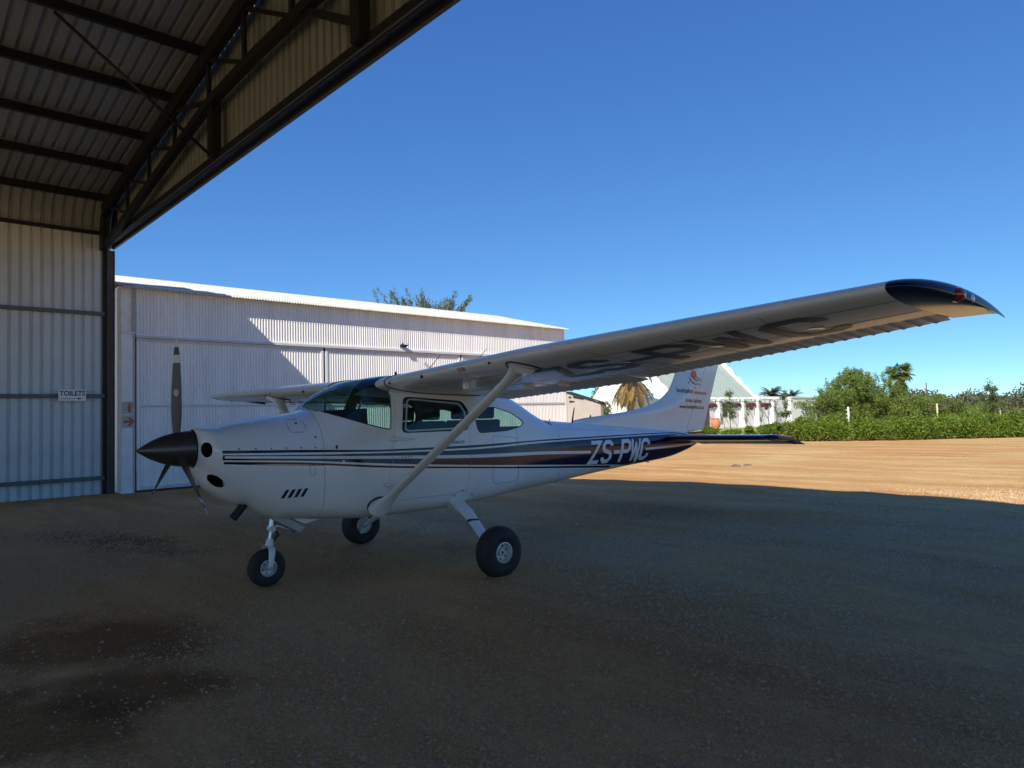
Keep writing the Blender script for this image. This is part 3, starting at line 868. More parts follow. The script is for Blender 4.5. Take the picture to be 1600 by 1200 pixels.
# floodlight on the cladding
t = thing('floodlight', 'small black floodlight bracketed to the white corrugated hangar front', 'light', (XW + 0.01, 12.3, 3.84))
mb = MB().bar((0.02, 0, -0.02), (0.17, 0, 0.03), 0.20, 0.06); mb.build('lamp_housing', M['black'], t)
MB().bar((0.172, 0, 0.03), (0.178, 0, 0.032), 0.16, 0.04).build('lamp_lens', M['clear_lens'], t)
MB().box((0, -0.11, -0.06), (0.02, 0.11, -0.035)).build('bracket', M['dark_metal'], t)

# ------------------------------------------------------------------ plants
def raw_mesh(name, V, nper, m):
    """V (n, nper, 3) faces of nper corners each"""
    n = len(V)
    me = bpy.data.meshes.new(name)
    me.vertices.add(n * nper); me.vertices.foreach_set('co', np.ascontiguousarray(V, dtype=np.float32).reshape(-1))
    me.loops.add(n * nper); me.loops.foreach_set('vertex_index', np.arange(n * nper, dtype=np.int32))
    me.polygons.add(n); me.polygons.foreach_set('loop_start', np.arange(0, n * nper, nper, dtype=np.int32))
    me.materials.append(m); me.update(); me.validate()
    return me

def leaf_quads(P, size, r, updown=0.0, aspect=0.45, dirs=None):
    n = len(P)
    d = r.normal(size=(n, 3)) if dirs is None else dirs + r.normal(size=(n, 3)) * 0.35
    d[:, 2] += updown
    d /= np.linalg.norm(d, axis=1)[:, None]
    q = r.normal(size=(n, 3)); s = np.cross(d, q); s /= np.linalg.norm(s, axis=1)[:, None] + 1e-9
    L = (size * r.uniform(0.6, 1.3, n))[:, None]
    return np.stack([P, P + d * L * 0.5 + s * L * aspect * 0.5, P + d * L, P + d * L * 0.5 - s * L * aspect * 0.5], 1)

def blob_points(blobs, n, r, shell=0.55):
    B = np.array(blobs, float)
    w = B[:, 3] * B[:, 4] + B[:, 4] * B[:, 5] + B[:, 3] * B[:, 5]
    k = r.choice(len(B), n, p=w / w.sum())
    d = r.normal(size=(n, 3)); d /= np.linalg.norm(d, axis=1)[:, None]
    rad = (1 - shell * r.uniform(0, 1, n)**1.6)
    return B[k, :3] + d * B[k, 3:] * rad[:, None]

def crown_blobs(c, R, k, r, sub=0.34, zmin=None):
    """a crown of k uneven clumps spread inside an ellipsoid R around c"""
    out = []
    while len(out) < k:
        d = r.normal(size=3); d /= np.linalg.norm(d)
        p = np.array(c) + d * np.array(R) * r.uniform(0.35, 0.88)
        if zmin is not None and p[2] < zmin: continue
        s = r.uniform(0.6, 1.2) * sub
        out.append((*p, R[0] * s, R[1] * s, R[2] * s * 0.85))
    return out

def trunk_mesh(mb, base, top, r0, r1, bend=0.1, n=8, seed=1):
    r = np.random.default_rng(seed)
    b, t = np.array(base, float), np.array(top, float)
    L = np.linalg.norm(t - b)
    pts = [b + (t - b) * s + (r.normal(size=3) * bend * L * 0.15 * (0 < s < 1)) for s in np.linspace(0, 1, 6)]
    mb.tube(pts, list(np.linspace(r0, r1, 6)), n)

def tree(name, label, cat, base, blobs, nleaf, size, m, trunk_h, r0, group=None, seed=1, limbs=5, updown=0.2, aspect=0.45, shell=0.55):
    r = np.random.default_rng(seed)
    t = thing(name, label, cat, base, 0, group)
    B = np.array(base)
    P = blob_points(blobs, nleaf, r, shell) - B
    P = P[P[:, 2] > 0.03]
    obj('crown', raw_mesh('crown', leaf_quads(P, size, r, updown, aspect), 4, m), t)
    mb = MB()
    trunk_mesh(mb, (0, 0, -0.05), (0.05, 0.05, trunk_h), r0, r0 * 0.7, seed=seed)
    for i in range(limbs):
        q = np.array(blobs[int(r.integers(len(blobs)))][:3]) - B
        trunk_mesh(mb, (0.03, 0.03, trunk_h * r.uniform(0.55, 0.98)), q, r0 * 0.5, r0 * 0.12, 0.25, 6, seed + i)
    mb.build('trunk', M['bark'], t, smooth=True)
    return t

# big feathery bush behind the hedge
r = np.random.default_rng(11)
bl = []
for c, R, k in (((-16.4, 43.8, 1.55), (2.6, 2.4, 1.7), 26), ((-18.1, 42.0, 1.35), (1.7, 1.7, 1.4), 14), ((-14.7, 45.6, 1.35), (2.3, 2.1, 1.55), 20), ((-16.8, 43.4, 2.6), (1.4, 1.3, 0.95), 10), ((-13.0, 47.4, 1.1), (1.9, 1.8, 1.25), 14), ((-11.6, 48.8, 0.8), (1.6, 1.6, 1.0), 9)):
    bl += crown_blobs(c, R, k, r, 0.30, 0.3)
for _ in range(40):
    a = r.uniform(0, 6.28); h = r.uniform(2.0, 3.7)
    bl.append((-16.7 + math.cos(a) * r.uniform(0, 2.6) * (4.0 - h) / 2, 43.6 + math.sin(a) * r.uniform(0, 2.4) * (4.0 - h) / 2, h, 0.22, 0.22, 0.38))
for _ in range(60):
    a = r.uniform(0, 6.28); k = r.uniform(0.2, 1.0)
    x, y = -16.5 + math.cos(a) * 2.9 * k, 43.7 + math.sin(a) * 2.6 * k
    h = 3.55 * math.sqrt(max(0.05, 1 - (k * 0.92)**2)) + r.uniform(-0.1, 0.35)
    for q in range(4): bl.append((x + 0.05 * q * r.normal(), y + 0.05 * q * r.normal(), h - 0.16 * q, 0.07 + 0.03 * q, 0.07 + 0.03 * q, 0.16))
tree('large_bush', 'tall feathery yellow-green bush rising behind the hedge right of the white house', 'bush', (-16.6, 43.6, 0), bl, 72000, 0.125, M['leaf_bush'], 0.9, 0.10, seed=5, limbs=9, updown=0.5, aspect=0.34)

# clipped hedge along the far side of the yard
def hedge():
    r = np.random.default_rng(21)
    pts = [(-15.9, 32.9), (-13.3, 33.9), (-11.5, 35.2), (-9.4, 37.2), (-7.0, 39.9), (-3.5, 44.0), (0.5, 48.5)]
    t = thing('hedge', 'long bright green leafy hedge along the far edge of the yard', 'hedge', (-11.5, 35.2, 0))
    B = np.array([-11.5, 35.2, 0])
    bl = []
    for (a, b) in zip(pts[:-1], pts[1:]):
        L = math.dist(a, b)
        for i in range(int(L / 0.32)):
            s = i * 0.32 / L
            for row in (0, 0.75, 1.45):
                x = a[0] + (b[0] - a[0]) * s + r.normal() * 0.14 - 0.55 * row * 0.75
                y = a[1] + (b[1] - a[1]) * s + r.normal() * 0.14 + 0.8 * row * 0.75
                h = r.uniform(0.36, 0.62) + 0.12 * (row > 0)
                bl.append((x, y + 0.3, h * 0.85, 0.32, 0.32, h * r.uniform(0.75, 1.0)))
    P = blob_points(bl, 90000, r, 0.4) - B
    P = P[P[:, 2] > 0.02]
    obj('hedge_foliage', raw_mesh('hedge_foliage', leaf_quads(P, 0.105, r, 0.35, 0.5), 4, M['leaf_hedge']), t)
    mb = MB()
    for k in bl[::3]:
        trunk_mesh(mb, (k[0] - B[0], k[1] - B[1], -0.02), (k[0] - B[0] + r.normal() * 0.1, k[1] - B[1], k[2]), 0.018, 0.008, n=5)
    mb.build('stems', M['bark'], t)
hedge()

# scrubby growth behind the hedge
def scrub():
    r = np.random.default_rng(31)
    bl = []
    for _ in range(150):
        u = r.uniform(0, 1)
        x = -15.0 + 20 * u + r.normal() * 1.0; y = 39.5 + 14 * u + r.uniform(0, 9)
        h = r.uniform(0.35, 0.95)
        bl.append((x, y, h * 0.7, r.uniform(0.4, 0.9), r.uniform(0.4, 0.9), h))
    P = blob_points(bl, 60000, r, 0.5); P = P[P[:, 2] > 0.02]
    tag(obj('scrub', raw_mesh('scrub', leaf_quads(P, 0.12, r, 0.5, 0.3), 4, M['leaf_bush'])), kind='stuff')
    bl = []
    for _ in range(420):
        x = r.uniform(-75, 60); y = 92 + 0.35 * (x + 30) + r.uniform(-9, 22)
        if x < -36: continue
        h = r.uniform(0.9, 2.3) * (1.0 if r.uniform() < 0.85 else 1.35)
        bl.append((x, y, h * 0.62, h * r.uniform(0.7, 1.5), h * r.uniform(0.7, 1.5), h * 0.72))
    P = blob_points(bl, 90000, r, 0.45); P = P[P[:, 2] > 0.02]
    tag(obj('far_treeline', raw_mesh('far_treeline', leaf_quads(P, 0.42, r, 0.3, 0.5), 4, M['leaf_far'])), kind='stuff')
scrub()
r = np.random.default_rng(41)
for i, (x, y, h) in enumerate(((-27.0, 98.5, 3.0), (-24.8, 101.5, 2.9), (-33.0, 92.0, 2.6))):
    tree('distant_tree', ['dark round tree standing above the far scrub', 'dark bushy tree beside the round tree above the far scrub', 'low spreading tree behind the rusty pole'][i], 'tree', (x, y, 0),
         crown_blobs((x, y, h * 0.62), (h * 0.42, h * 0.42, h * 0.36), 9, r, 0.4), 2600, 0.36, M['leaf_far'], h * 0.5, 0.09, seed=50 + i, group='distant trees above the scrub')

r2 = np.random.default_rng(47)
tree('spiky_plant', 'thin leafy plant growing against the end of the grey annex', 'plant', (-16.2, 19.95, 0), [(-16.3, 19.9, z, .16, .10, .22) for z in (.4, .8, 1.2, 1.55, 1.8)], 420, 0.16, M['leaf_young'], 1.5, 0.02, seed=48, limbs=3, aspect=0.25)
# row of small separate shrubs in front of the lawn
for i, (x, y, s) in enumerate(((-22.3, 34.6, 0.62), (-20.65, 33.9, 0.66), (-19.1, 33.5, 0.70), (-17.7, 33.2, 0.70), (-16.55, 32.95, 0.72))):
    bl = crown_blobs((x, y, s * 0.62), (s * 0.85, s * 0.85, s * 0.62), 9, r, 0.42, 0.1)
    tree('small_shrub', ['low shrub nearest the tail fin at the lawn edge', 'low shrub second from the tail fin along the lawn edge', 'low shrub in the middle of the row along the lawn edge', 'low shrub just left of the elevator tip', 'bigger low shrub touching the start of the hedge'][i],
         'shrub', (x, y, 0), bl, 4200, 0.10, M['leaf_hedge'], 0.3, 0.02, group='low shrubs along the lawn edge', seed=60 + i, limbs=3)

# young staked trees
def young_tree(label, base, h, lean, seed, tied=True):
    r = np.random.default_rng(seed)
    t = thing('young_tree', label, 'tree', base, 0, 'young trees planted along the lawn and hedge')
    mb = MB()
    top = np.array([lean[0], lean[1], h])
    trunk_mesh(mb, (0, 0, 0), top, 0.028, 0.008, 0.2, 6, seed)
    tips = []
    for i in range(11):
        s = r.uniform(0.38, 0.97)
        b = top * s; d = r.normal(size=3); d[2] = abs(d[2]) * 0.5 + 0.1; d /= np.linalg.norm(d)
        e = b + d * h * r.uniform(0.10, 0.24) * (1.25 - s)**0.5
        mb.tube([b, (b + e) / 2 + r.normal(size=3) * 0.02, e], [0.010, 0.007, 0.004], 5); tips.append((b, e))
    mb.build('trunk', M['bark'], t, smooth=True)
    P = []
    for b, e in tips + [(top * 0.6, top * 1.03)]:
        n = 110
        s = r.uniform(0.15, 1.1, n)[:, None]
        P.append(b + (e - b) * s + r.normal(size=(n, 3)) * 0.075)
    P = np.concatenate(P)
    obj('crown', raw_mesh('crown', leaf_quads(P, 0.12, r, -0.3, 0.4), 4, M['leaf_young']), t)
    if tied:
        for dx in (-0.14, 0.16):
            MB().tube([(dx, 0.1, 0), (dx * 0.75, 0.08, 1.35)], 0.022, 6).build('stake', M['post_white'], t, smooth=True)
young_tree('slender young tree in front of the pergola nearest the tail', (-23.45, 40.9, 0), 2.75, (0.1, -0.12), 71)
young_tree('young staked tree left of the large bush on the lawn', (-22.35, 46.3, 0), 2.75, (-0.1, 0.1), 72)
young_tree('young tree with pale crossed stakes far right behind the hedge', (-10.45, 47.5, 0), 2.75, (-0.25, -0.2), 73)

# palms
def feather_frond(L, droop, seed, m, width=0.33):
    r = np.random.default_rng(seed)
    S = np.linspace(0, 1, 26)
    ang = np.radians(62) - droop * S**1.1
    d = np.stack([np.cos(ang), np.zeros_like(S), np.sin(ang)], 1)
    P = np.concatenate([[[0, 0, 0]], np.cumsum(d[:-1] * L / 25, 0)])
    V = []
    for i in range(25):
        a, b = P[i], P[i + 1]; w = 0.028 * (1 - S[i]) + 0.006
        V.append([a + [0, w, 0], a - [0, w, 0], b - [0, w, 0], b + [0, w, 0]])
    for i in range(2, 26):
        for k in range(3):
            s = (i - k / 3) / 25
            j = min(int(s * 25), 24); p = P[j] + (P[j + 1] - P[j]) * (s * 25 - j)
            l = L * width * math.sin(math.pi * min(1, s * 0.9 + 0.14))**0.8 * 0.5
            for sd in (-1, 1):
                t = d[j] * 0.75 + np.array([0, sd * 0.8, 0]) + np.array([0, 0, -0.25]) + r.normal(size=3) * 0.1
                t /= np.linalg.norm(t); e = p + t * l
                wv = np.cross(t, [0, 0, 1]); wv = wv / (np.linalg.norm(wv) + 1e-6) * 0.022
                V.append([p - wv * 0.4, (p + e) / 2 - wv, e, (p + e) / 2 + wv])
    return raw_mesh('frond', np.array(V), 4, m)

def fan_frond(L, seed, m, droop=0.3):
    r = np.random.default_rng(seed)
    V = []
    pet = np.array([math.cos(0.4), 0, math.sin(0.4)]) * L * 0.5
    V.append([[0, 0.02, 0], [0, -0.02, 0], pet - [0, 0.012, 0], pet + [0, 0.012, 0]])
    n = 19
    for i in range(n):
        a = (i / (n - 1) - 0.5) * math.radians(230)
        dirv = np.array([math.cos(a), math.sin(a), 0.25 - droop * abs(math.sin(a)) + r.normal() * 0.05])
        dirv /= np.linalg.norm(dirv)
        l = L * 0.6 * r.uniform(0.85, 1.05)
        m1 = pet + dirv * l * 0.6; e = pet + dirv * l + np.array([0, 0, -droop * l * 0.45])
        s = np.array([-math.sin(a), math.cos(a), 0]) * l * 0.085
        V.append([pet, m1 - s, e, m1 + s])
    return raw_mesh('frond', np.array(V), 4, m)

def palm(name, label, base, h, lean, fronds, r0, m_trunk, group=None):
    t = thing(name, label, 'palm tree', base, 0, group)
    mb = MB()
    pts = [(lean[0] * s * s, lean[1] * s * s, h * s) for s in np.linspace(0, 1, 28)]
    rad = [r0 * (1.15 - 0.3 * s) * (1.06 if i % 2 else 0.94) for i, s in enumerate(np.linspace(0, 1, 28))]
    mb.tube(pts, rad, 12)
    mb.build('trunk', m_trunk, t, smooth=True)
    top = (lean[0], lean[1], h)
    for me, az, tilt, dz in fronds:
        o = obj('frond', me, t, (top[0], top[1], top[2] + dz))
        o.rotation_mode = 'XYZ'
        o.rotation_euler = (random.uniform(-0.25, 0.25), tilt, az)
    return t
# date palm between annex and white house
fg = [feather_frond(2.5, d, 80 + i, M['frond_green']) for i, d in enumerate((1.2, 1.9, 2.5))]
fd = [feather_frond(2.5, d, 90 + i, M['frond_dead'], 0.32) for i, d in enumerate((0.75, 1.0))]
fr = []
for i in range(34):
    fr.append((fg[i % 3], i * 2.399, random.uniform(-0.45, 0.55) - 0.25 * (i % 3 == 0), random.uniform(-0.1, 0.15)))
for i in range(24):
    fr.append((fd[i % 2], i * 2.399 + 0.4, random.uniform(1.55, 1.95), -0.1 - random.uniform(0, 0.45)))
palm('date_palm', 'date palm with skirt of dead brown fronds by the white house gable', (-28.4, 37.1, 0), 4.3, (0.05, 0), fr, 0.26, M['palm_bark'])
# fan palm behind the big bush
ff = [fan_frond(1.15, 100 + i, M['frond_fan'], d) for i, d in enumerate((0.2, 0.5, 0.9))]
fdd = [fan_frond(0.95, 110, M['frond_dead'], 1.0)]
fr = [(ff[i % 3], i * 2.399, random.uniform(-0.75, 0.75), random.uniform(-0.15, 0.1)) for i in range(26)]
fr += [(fdd[0] if i % 3 == 0 else ff[2], i * 2.399, random.uniform(1.2, 1.75), -0.3 - random.uniform(0, 0.7)) for i in range(18)]
palm('fan_palm', 'fan palm with shaggy trunk rising behind the large bush', (-19.1, 60.0, 0), 4.15, (-0.35, -0.3), fr, 0.27, M['palm_bark'])
# palm tops behind the flat roof
fg2 = [feather_frond(1.9, d, 120 + i, M['frond_green']) for i, d in enumerate((1.4, 2.1))]
fr = [(fg2[i % 2], i * 2.399, random.uniform(-0.5, 0.5), 0) for i in range(48)]
palm('feather_palm', 'palm crown showing above the flat roof beside the gable', (-35.9, 71.4, 0), 2.75, (0, 0), fr, 0.2, M['palm_bark'], 'palms behind the flat roofed wing')
fr = [(fg2[i % 2], i * 2.399 + 1, random.uniform(-0.4, 0.7), 0) for i in range(44)]
palm('feather_palm', 'palm crown showing above the flat roof nearer the large bush', (-34.6, 73.1, 0), 2.45, (0, 0), fr, 0.2, M['palm_bark'], 'palms behind the flat roofed wing')

# tree showing over the white hangar roof: wispy upright sprays
def wispy_tree():
    r = np.random.default_rng(131)
    base = np.array([-27.6, 19.9, 0.0])
    t = thing('wispy_tree', 'wispy grey-green tree showing above the white hangar roof', 'tree', base)
    mb = MB(); trunk_mesh(mb, (0, 0, 0), (0, 0, 4.2), 0.16, 0.11, seed=3)
    Ps, Ds = [], []
    for i in range(230):
        a = r.uniform(0, 6.28); s0 = np.array([math.cos(a), math.sin(a), 0]) * r.uniform(0, 1.9) + [0, 0, r.uniform(4.1, 6.35)]
        out = s0.copy(); out[2] = 0
        d = out / (np.linalg.norm(out) + 0.3) * r.uniform(0.2, 0.9) + [0, 0, r.uniform(0.35, 1.0)]
        d /= np.linalg.norm(d); L = r.uniform(0.8, 1.5)
        e = s0 + d * L
        mb.tube([s0, s0 + d * L * 0.5 + r.normal(size=3) * 0.04, e], [0.018, 0.012, 0.005], 5)
        if i % 3 == 0: trunk_mesh(mb, (0, 0, 3.9), s0, 0.05, 0.018, 0.2, 5, i)
        n = 110
        q = s0 + (e - s0) * r.uniform(0.05, 1.08, n)[:, None] + r.normal(size=(n, 3)) * 0.055
        Ps.append(q); Ds.append(np.tile(d, (n, 1)))
    mb.build('trunk', M['bark'], t, smooth=True)
    P = np.concatenate(Ps); D = np.concatenate(Ds)
    obj('crown', raw_mesh('crown', leaf_quads(P, 0.13, r, 0, 0.3, D), 4, M['leaf_grey']), t)
wispy_tree()
tree('leafy_tree', 'green tree top showing just above the dark annex roof', 'tree', (-35.0, 43.0, 0), crown_blobs((-35.0, 43.0, 3.0), (2.0, 2.0, 1.1), 12, r, 0.4), 9000, 0.16, M['leaf_hedge'], 2.0, 0.12, seed=140)

# ------------------------------------------------------------------ white house with parapet gable, pergola, flat wing
XH, HY0, HY1, HW = -29.6, 43.6, 56.2, 3.3
hs = thing('white_house', 'white house with steep grey-green roof and curvy parapet gable', 'house', (XH, 50, 0.22))
HH = Vector((XH, 50, 0))
def hsb(mb, name, m, parent=None, **k):
    mb.V = [(v[0] - HH.x, v[1] - HH.y, v[2]) for v in mb.V]
    return mb.build(name, m, parent or hs, **k)
ze, zr = 2.32, 5.62
hsb(MB().box((XH - 2 * HW, HY0 + 0.3, 0), (XH, HY1 - 0.3, ze)), 'house_wall', M['white_wall'])
for sd in (1, -1):
    xe2 = XH - HW + sd * (HW + 0.25)
    mb = MB().add([(xe2, HY0 + 0.3, ze - 0.22), (xe2, HY1 - 0.3, ze - 0.22), (XH - HW, HY1 - 0.3, zr), (XH - HW, HY0 + 0.3, zr),
                   (xe2, HY0 + 0.3, ze - 0.30), (xe2, HY1 - 0.3, ze - 0.30), (XH - HW, HY1 - 0.3, zr - 0.1), (XH - HW, HY0 + 0.3, zr - 0.1)],
                  [(0, 1, 2, 3), (7, 6, 5, 4), (0, 4, 5, 1), (1, 5, 6, 2), (3, 7, 4, 0)])
    hsb(mb, 'house_roof', M['house_roof'])
    # standing seams of the metal roof
    for k in range(24):
        y = HY0 + 0.55 + k * (HY1 - HY0 - 1.0) / 23
        hsb(MB().bar((xe2, y, ze - 0.20), (XH - HW, y, zr + 0.02), 0.03, 0.05), 'roof_seam', M['house_roof'])
def gable_outline():
    h = [(HW + 0.28, 0), (HW + 0.28, 2.45), (HW + 0.05, 2.62), (HW - 0.35, 2.80), (HW - 0.70, 3.35), (HW - 1.15, 3.62), (HW - 1.45, 4.15), (HW - 1.95, 4.45), (HW - 2.2, 5.05), (HW - 2.7, 5.35), (HW - 2.85, 5.85), (0, 6.02)]
    L = [(-a, b) for a, b in h[:-1]][::-1]
    return h + L
for y in (HY0, HY1 - 0.3):
    mb = MB().prism(gable_outline(), lambda a, b, q: (XH - HW + a, q, b), y, y + 0.3)
    hsb(mb, 'parapet_gable', M['white_wall'])
# white end building nearer the annex
mb = MB().prism([(2.6, 0), (2.6, 2.3), (0, 5.2), (-2.6, 2.3), (-2.6, 0)], lambda a, b, q: (XH - 2.35 + a, q, b), HY0 - 3.4, HY0 - 0.003)
hsb(mb, 'house_end_wall', M['white_wall'])
for y0, y1, z0, z1, m in ((47.6, 48.5, 0.08, 2.0, 'brown_door'), (50.2, 51.2, 0.9, 1.75, 'window_dark'), (53.4, 54.3, 0.5, 1.6, 'window_dark')):
    hsb(MB().box((XH + 0.003, y0, z0), (XH + 0.045, y1, z1)), 'house_window' if m != 'brown_door' else 'house_door', M[m])
# flat-roofed wing
wg = bpy.data.objects.new('flat_wing', None); link(wg, hs)
hsb(MB().box((XH - 5, HY1 + 0.02, 0), (XH + 0.12, 67.5, 2.42)), 'wing_wall', M['white_wall'], wg)
hsb(MB().box((XH - 5, HY1 + 0.02, 2.425), (XH + 0.20, 67.6, 2.53)), 'wing_coping', M['white_wall'], wg)
hsb(MB().box((XH + 0.123, 61.2, 1.35), (XH + 0.15, 62.1, 1.8)), 'wing_window', M['window_dark'], wg)
hsb(MB().box((XH + 0.123, 57.6, 0.05), (XH + 0.16, 60.2, 1.55)), 'garage_door', M['frame_grey'], wg)
for z in (0.4, 0.75, 1.1):
    hsb(MB().box((XH + 0.162, 57.6, z), (XH + 0.175, 60.2, z + 0.03)), 'door_slat', M['grey_part'], wg)
# pergola in front
pg = thing('pergola', 'white columned pergola with dark red cloth valances against the house', 'pergola', (-27.8, 50, 0.22))
PO = Vector((-27.8, 50, 0))
def pgb(mb, name, m, **k):
    mb.V = [(v[0] - PO.x, v[1] - PO.y, v[2]) for v in mb.V]
    return mb.build(name, m, pg, **k)
cys = [43.6, 46.9, 50.45, 52.8, 55.3, 58.4]
for i, y in enumerate(cys):
    mb = MB().box((-28.0, y - 0.21, 0.08), (-27.6, y + 0.21, 2.12)); mb.box((-28.06, y - 0.28, 2.12), (-27.54, y + 0.28, 2.22)); mb.box((-28.05, y - 0.27, 0.08), (-27.55, y + 0.27, 0.25))
    pgb(mb, 'pergola_column', M['white_wall'])
for y0, y1 in zip(cys[:4], cys[1:5]):
    V = []
    n = 9
    for j in range(n):
        s = j / (n - 1); y = y0 + 0.25 + (y1 - y0 - 0.5) * s
        V += [(-27.8 + 0.05 * math.sin(j * 2.4), y, 1.92), (-27.78 + 0.08 * math.sin(j * 2.4 + 0.5), y, 1.62 + 0.07 * math.sin(j * 1.9) - 0.28 * (1 if (y0 > 50 and j in (4, 5)) else 0))]
    F = [(2 * j, 2 * j + 1, 2 * j + 3, 2 * j + 2) for j in range(n - 1)]
    ob = pgb(MB().add(V, F), 'cloth_valance', M['dark_red'], fix=False)
    sm = ob.modifiers.new('thick', 'SOLIDIFY'); sm.thickness = 0.02
for y0, y1 in zip(cys[:-1], cys[1:]):
    pgb(MB().box((-27.86, y0 + 0.0, 2.222), (-27.74, y1 - 0.002, 2.30)), 'pergola_beam', M['white_wall'])
for k in range(14):
    y = 43.9 + k * 1.1
    pgb(MB().box((-29.55, y - 0.04, 2.303), (-27.5, y + 0.04, 2.37)), 'pergola_rafter', M['white_wall'])
# climbing plants on the columns
def climber():
    for i, y in enumerate(cys[:5]):
        r = np.random.default_rng(150 + i)
        t = thing('climbing_plant', ['climber on the pergola column nearest the tail fin', 'climber on the second pergola column from the tail fin', 'climber on the third pergola column from the tail fin', 'climber on the fourth pergola column from the tail fin', 'climber on the pergola column by the garage door'][i], 'plant', (-27.52, y + 0.1, 0.29), 0, 'climbers on the pergola columns')
        mb = MB(); pts = [(0.05 * math.sin(k * 1.3 + i), 0.14 * math.sin(k * 1.1 + i), k * 0.24) for k in range(9)]
        mb.tube(pts, 0.017, 5)
        mb.tube([pts[5], (0.05, 0.35, 1.45), (0.02, 0.75, 1.55)], 0.012, 5)
        mb.build('stem', M['bark'], t)
        n = 220
        k = r.integers(2, 9, n); P = np.array(pts)[k] + r.normal(size=(n, 3)) * [0.06, 0.14, 0.12]
        obj('vine_leaves', raw_mesh('vine_leaves', leaf_quads(P, 0.10, r, 0, 0.5), 4, M['leaf_far']), t)
climber()
# terracotta pot
t = thing('clay_pot', 'large orange clay pot beside the pergola behind the tail', 'pot', (-27.30, 45.6, 0.29))
MB().lathe([(0, 0.20), (0.15, 0.30), (0.4, 0.36), (0.62, 0.30), (0.70, 0.24), (0.74, 0.28), (0.78, 0.28), (0.78, 0.22), (0.5, 0.2)], (0, 0, 0), 'z', 20).build('pot_body', M['terracotta'], t, smooth=True, angle=40)

# ------------------------------------------------------------------ fence posts, pole and wire behind the hedge
fn = thing('wire_fence', 'thin wire fence with slim posts behind the hedge', 'fence', (-14.0, 47.5, 0))
fpts = [(-17.5, 46.0), (-15.4, 47.6), (-13.0, 49.7), (-10.4, 52.2), (-7.6, 55.0), (-4.5, 58.0)]
for i, (x, y) in enumerate(fpts):
    MB().tube([(x + 14, y - 47.5, 0), (x + 14, y - 47.5, 1.75)], 0.03, 6).build('fence_post', M['rust'], fn)
for z in (0.5, 0.95, 1.35, 1.68):
    MB().tube([(x + 14, y - 47.5, z) for x, y in fpts], 0.007, 4).build('fence_wire', M['wire'], fn)
pl = thing('rusty_pole', 'tall rusty pole with slanting brace standing behind the hedge', 'pole', (-14.8, 50.15, 0))
MB().tube([(0, 0, 0), (-0.03, -0.02, 1.9), (0.02, 0, 3.05)], [0.05, 0.045, 0.03], 8).build('pole', M['rust'], pl, smooth=True)
MB().tube([(0.0, 0, 2.35), (0.55, 0.6, 1.6), (1.15, 1.25, 0.75)], 0.032, 8).build('brace', M['rust'], pl, smooth=True)
MB().tube([(0.12, 0.1, 0), (0.1, 0.08, 2.05)], 0.035, 6).build('pole_stay', M['rust'], pl, smooth=True)
p1 = thing('white_post', 'white post with row of insulators in front of the large bush', 'post', (-16.1, 41.0, 0))
MB().tube([(0, 0, 0), (-0.02, 0.0, 1.62)], 0.055, 8).build('post', M['post_white'], p1, smooth=True)
for k in range(5):
    MB().tube([(-0.02, -0.05, 0.55 + 0.22 * k), (-0.12, -0.10, 0.56 + 0.22 * k)], 0.028, 6).build('insulator', M['post_white'], p1)
p2 = thing('yellow_post', 'thin pale yellow marker post behind the hedge', 'post', (-12.77, 45.05, 0))
MB().tube([(0, 0, 0), (-0.03, 0, 1.68)], 0.045, 8).build('post', M['post_yellow'], p2, smooth=True)
# two loose stones on the sunlit dirt
for i, (x, y, s) in enumerate(((-10.03, 17.72, 0.10), (-9.87, 18.06, 0.085))):
    bm = bmesh.new(); bmesh.ops.create_icosphere(bm, subdivisions=2, radius=s)
    for v in bm.verts: v.co = Vector((v.co.x * 1.5, v.co.y, v.co.z * 0.55)) * random.uniform(0.85, 1.12)
    me = bpy.data.meshes.new('loose_stone'); bm.to_mesh(me); bm.free(); me.materials.append(M['dark_metal'] if 0 else M['bark'])
    o = obj('loose_stone', me, None, (x, y, 0.03))
    tag(o, ['dark stone on the sunlit dirt, the one nearer the tail', 'dark stone on the sunlit dirt, the one farther from the tail'][i], 'stone', 'dark stones on the sunlit dirt')

# ------------------------------------------------------------------ the aeroplane.  Local axes: x aft of the spinner tip, y starboard, z up.
# Functions below take p = metres to port, so y = -p.
plane = thing('light_aircraft', 'white single propeller high wing aeroplane with navy stripes lettered ZS-PWC', 'aeroplane', (-6.578, 1.725, 0), math.radians(88.047))
fX = [.62, .80, 1.04, 1.29, 1.49, 1.58, 1.69, 1.84, 1.94, 2.2, 2.4, 2.8, 3.3, 3.6, 3.8, 4.13, 4.4, 4.67, 5.24, 6.4, 7.4, 7.9, 8.1, 8.17]
f_zt = pchip(fX, [1.52, 1.56, 1.597, 1.627, 1.668, 1.755, 1.838, 1.907, 1.945, 1.992, 2.015, 2.015, 1.985, 1.93, 1.87, 1.745, 1.61, 1.505, 1.45, 1.36, 1.275, 1.232, 1.15, 1.09])
f_zb = pchip([.62, .80, 1.04, 1.29, 1.49, 2.06, 2.8, 3.4, 3.9, 4.75, 5.5, 6.4, 7.4, 7.93, 8.17], [.79, .712, .66, .63, .608, .563, .558, .592, .632, .675, .735, .80, .87, .97, 1.03])
f_w = pchip([.62, .80, 1.04, 1.29, 1.49, 1.9, 2.4, 3.2, 3.6, 4.13, 4.67, 5.24, 6.4, 7.4, 7.9, 8.17], [.43, .475, .50, .515, .53, .55, .56, .56, .545, .475, .405, .335, .23, .14, .09, .028])
f_zc = pchip([.62, 1.49, 2.4, 3.6, 4.7, 6.4, 8.17], [1.18, 1.12, 1.10, 1.10, 1.12, 1.09, 1.06])
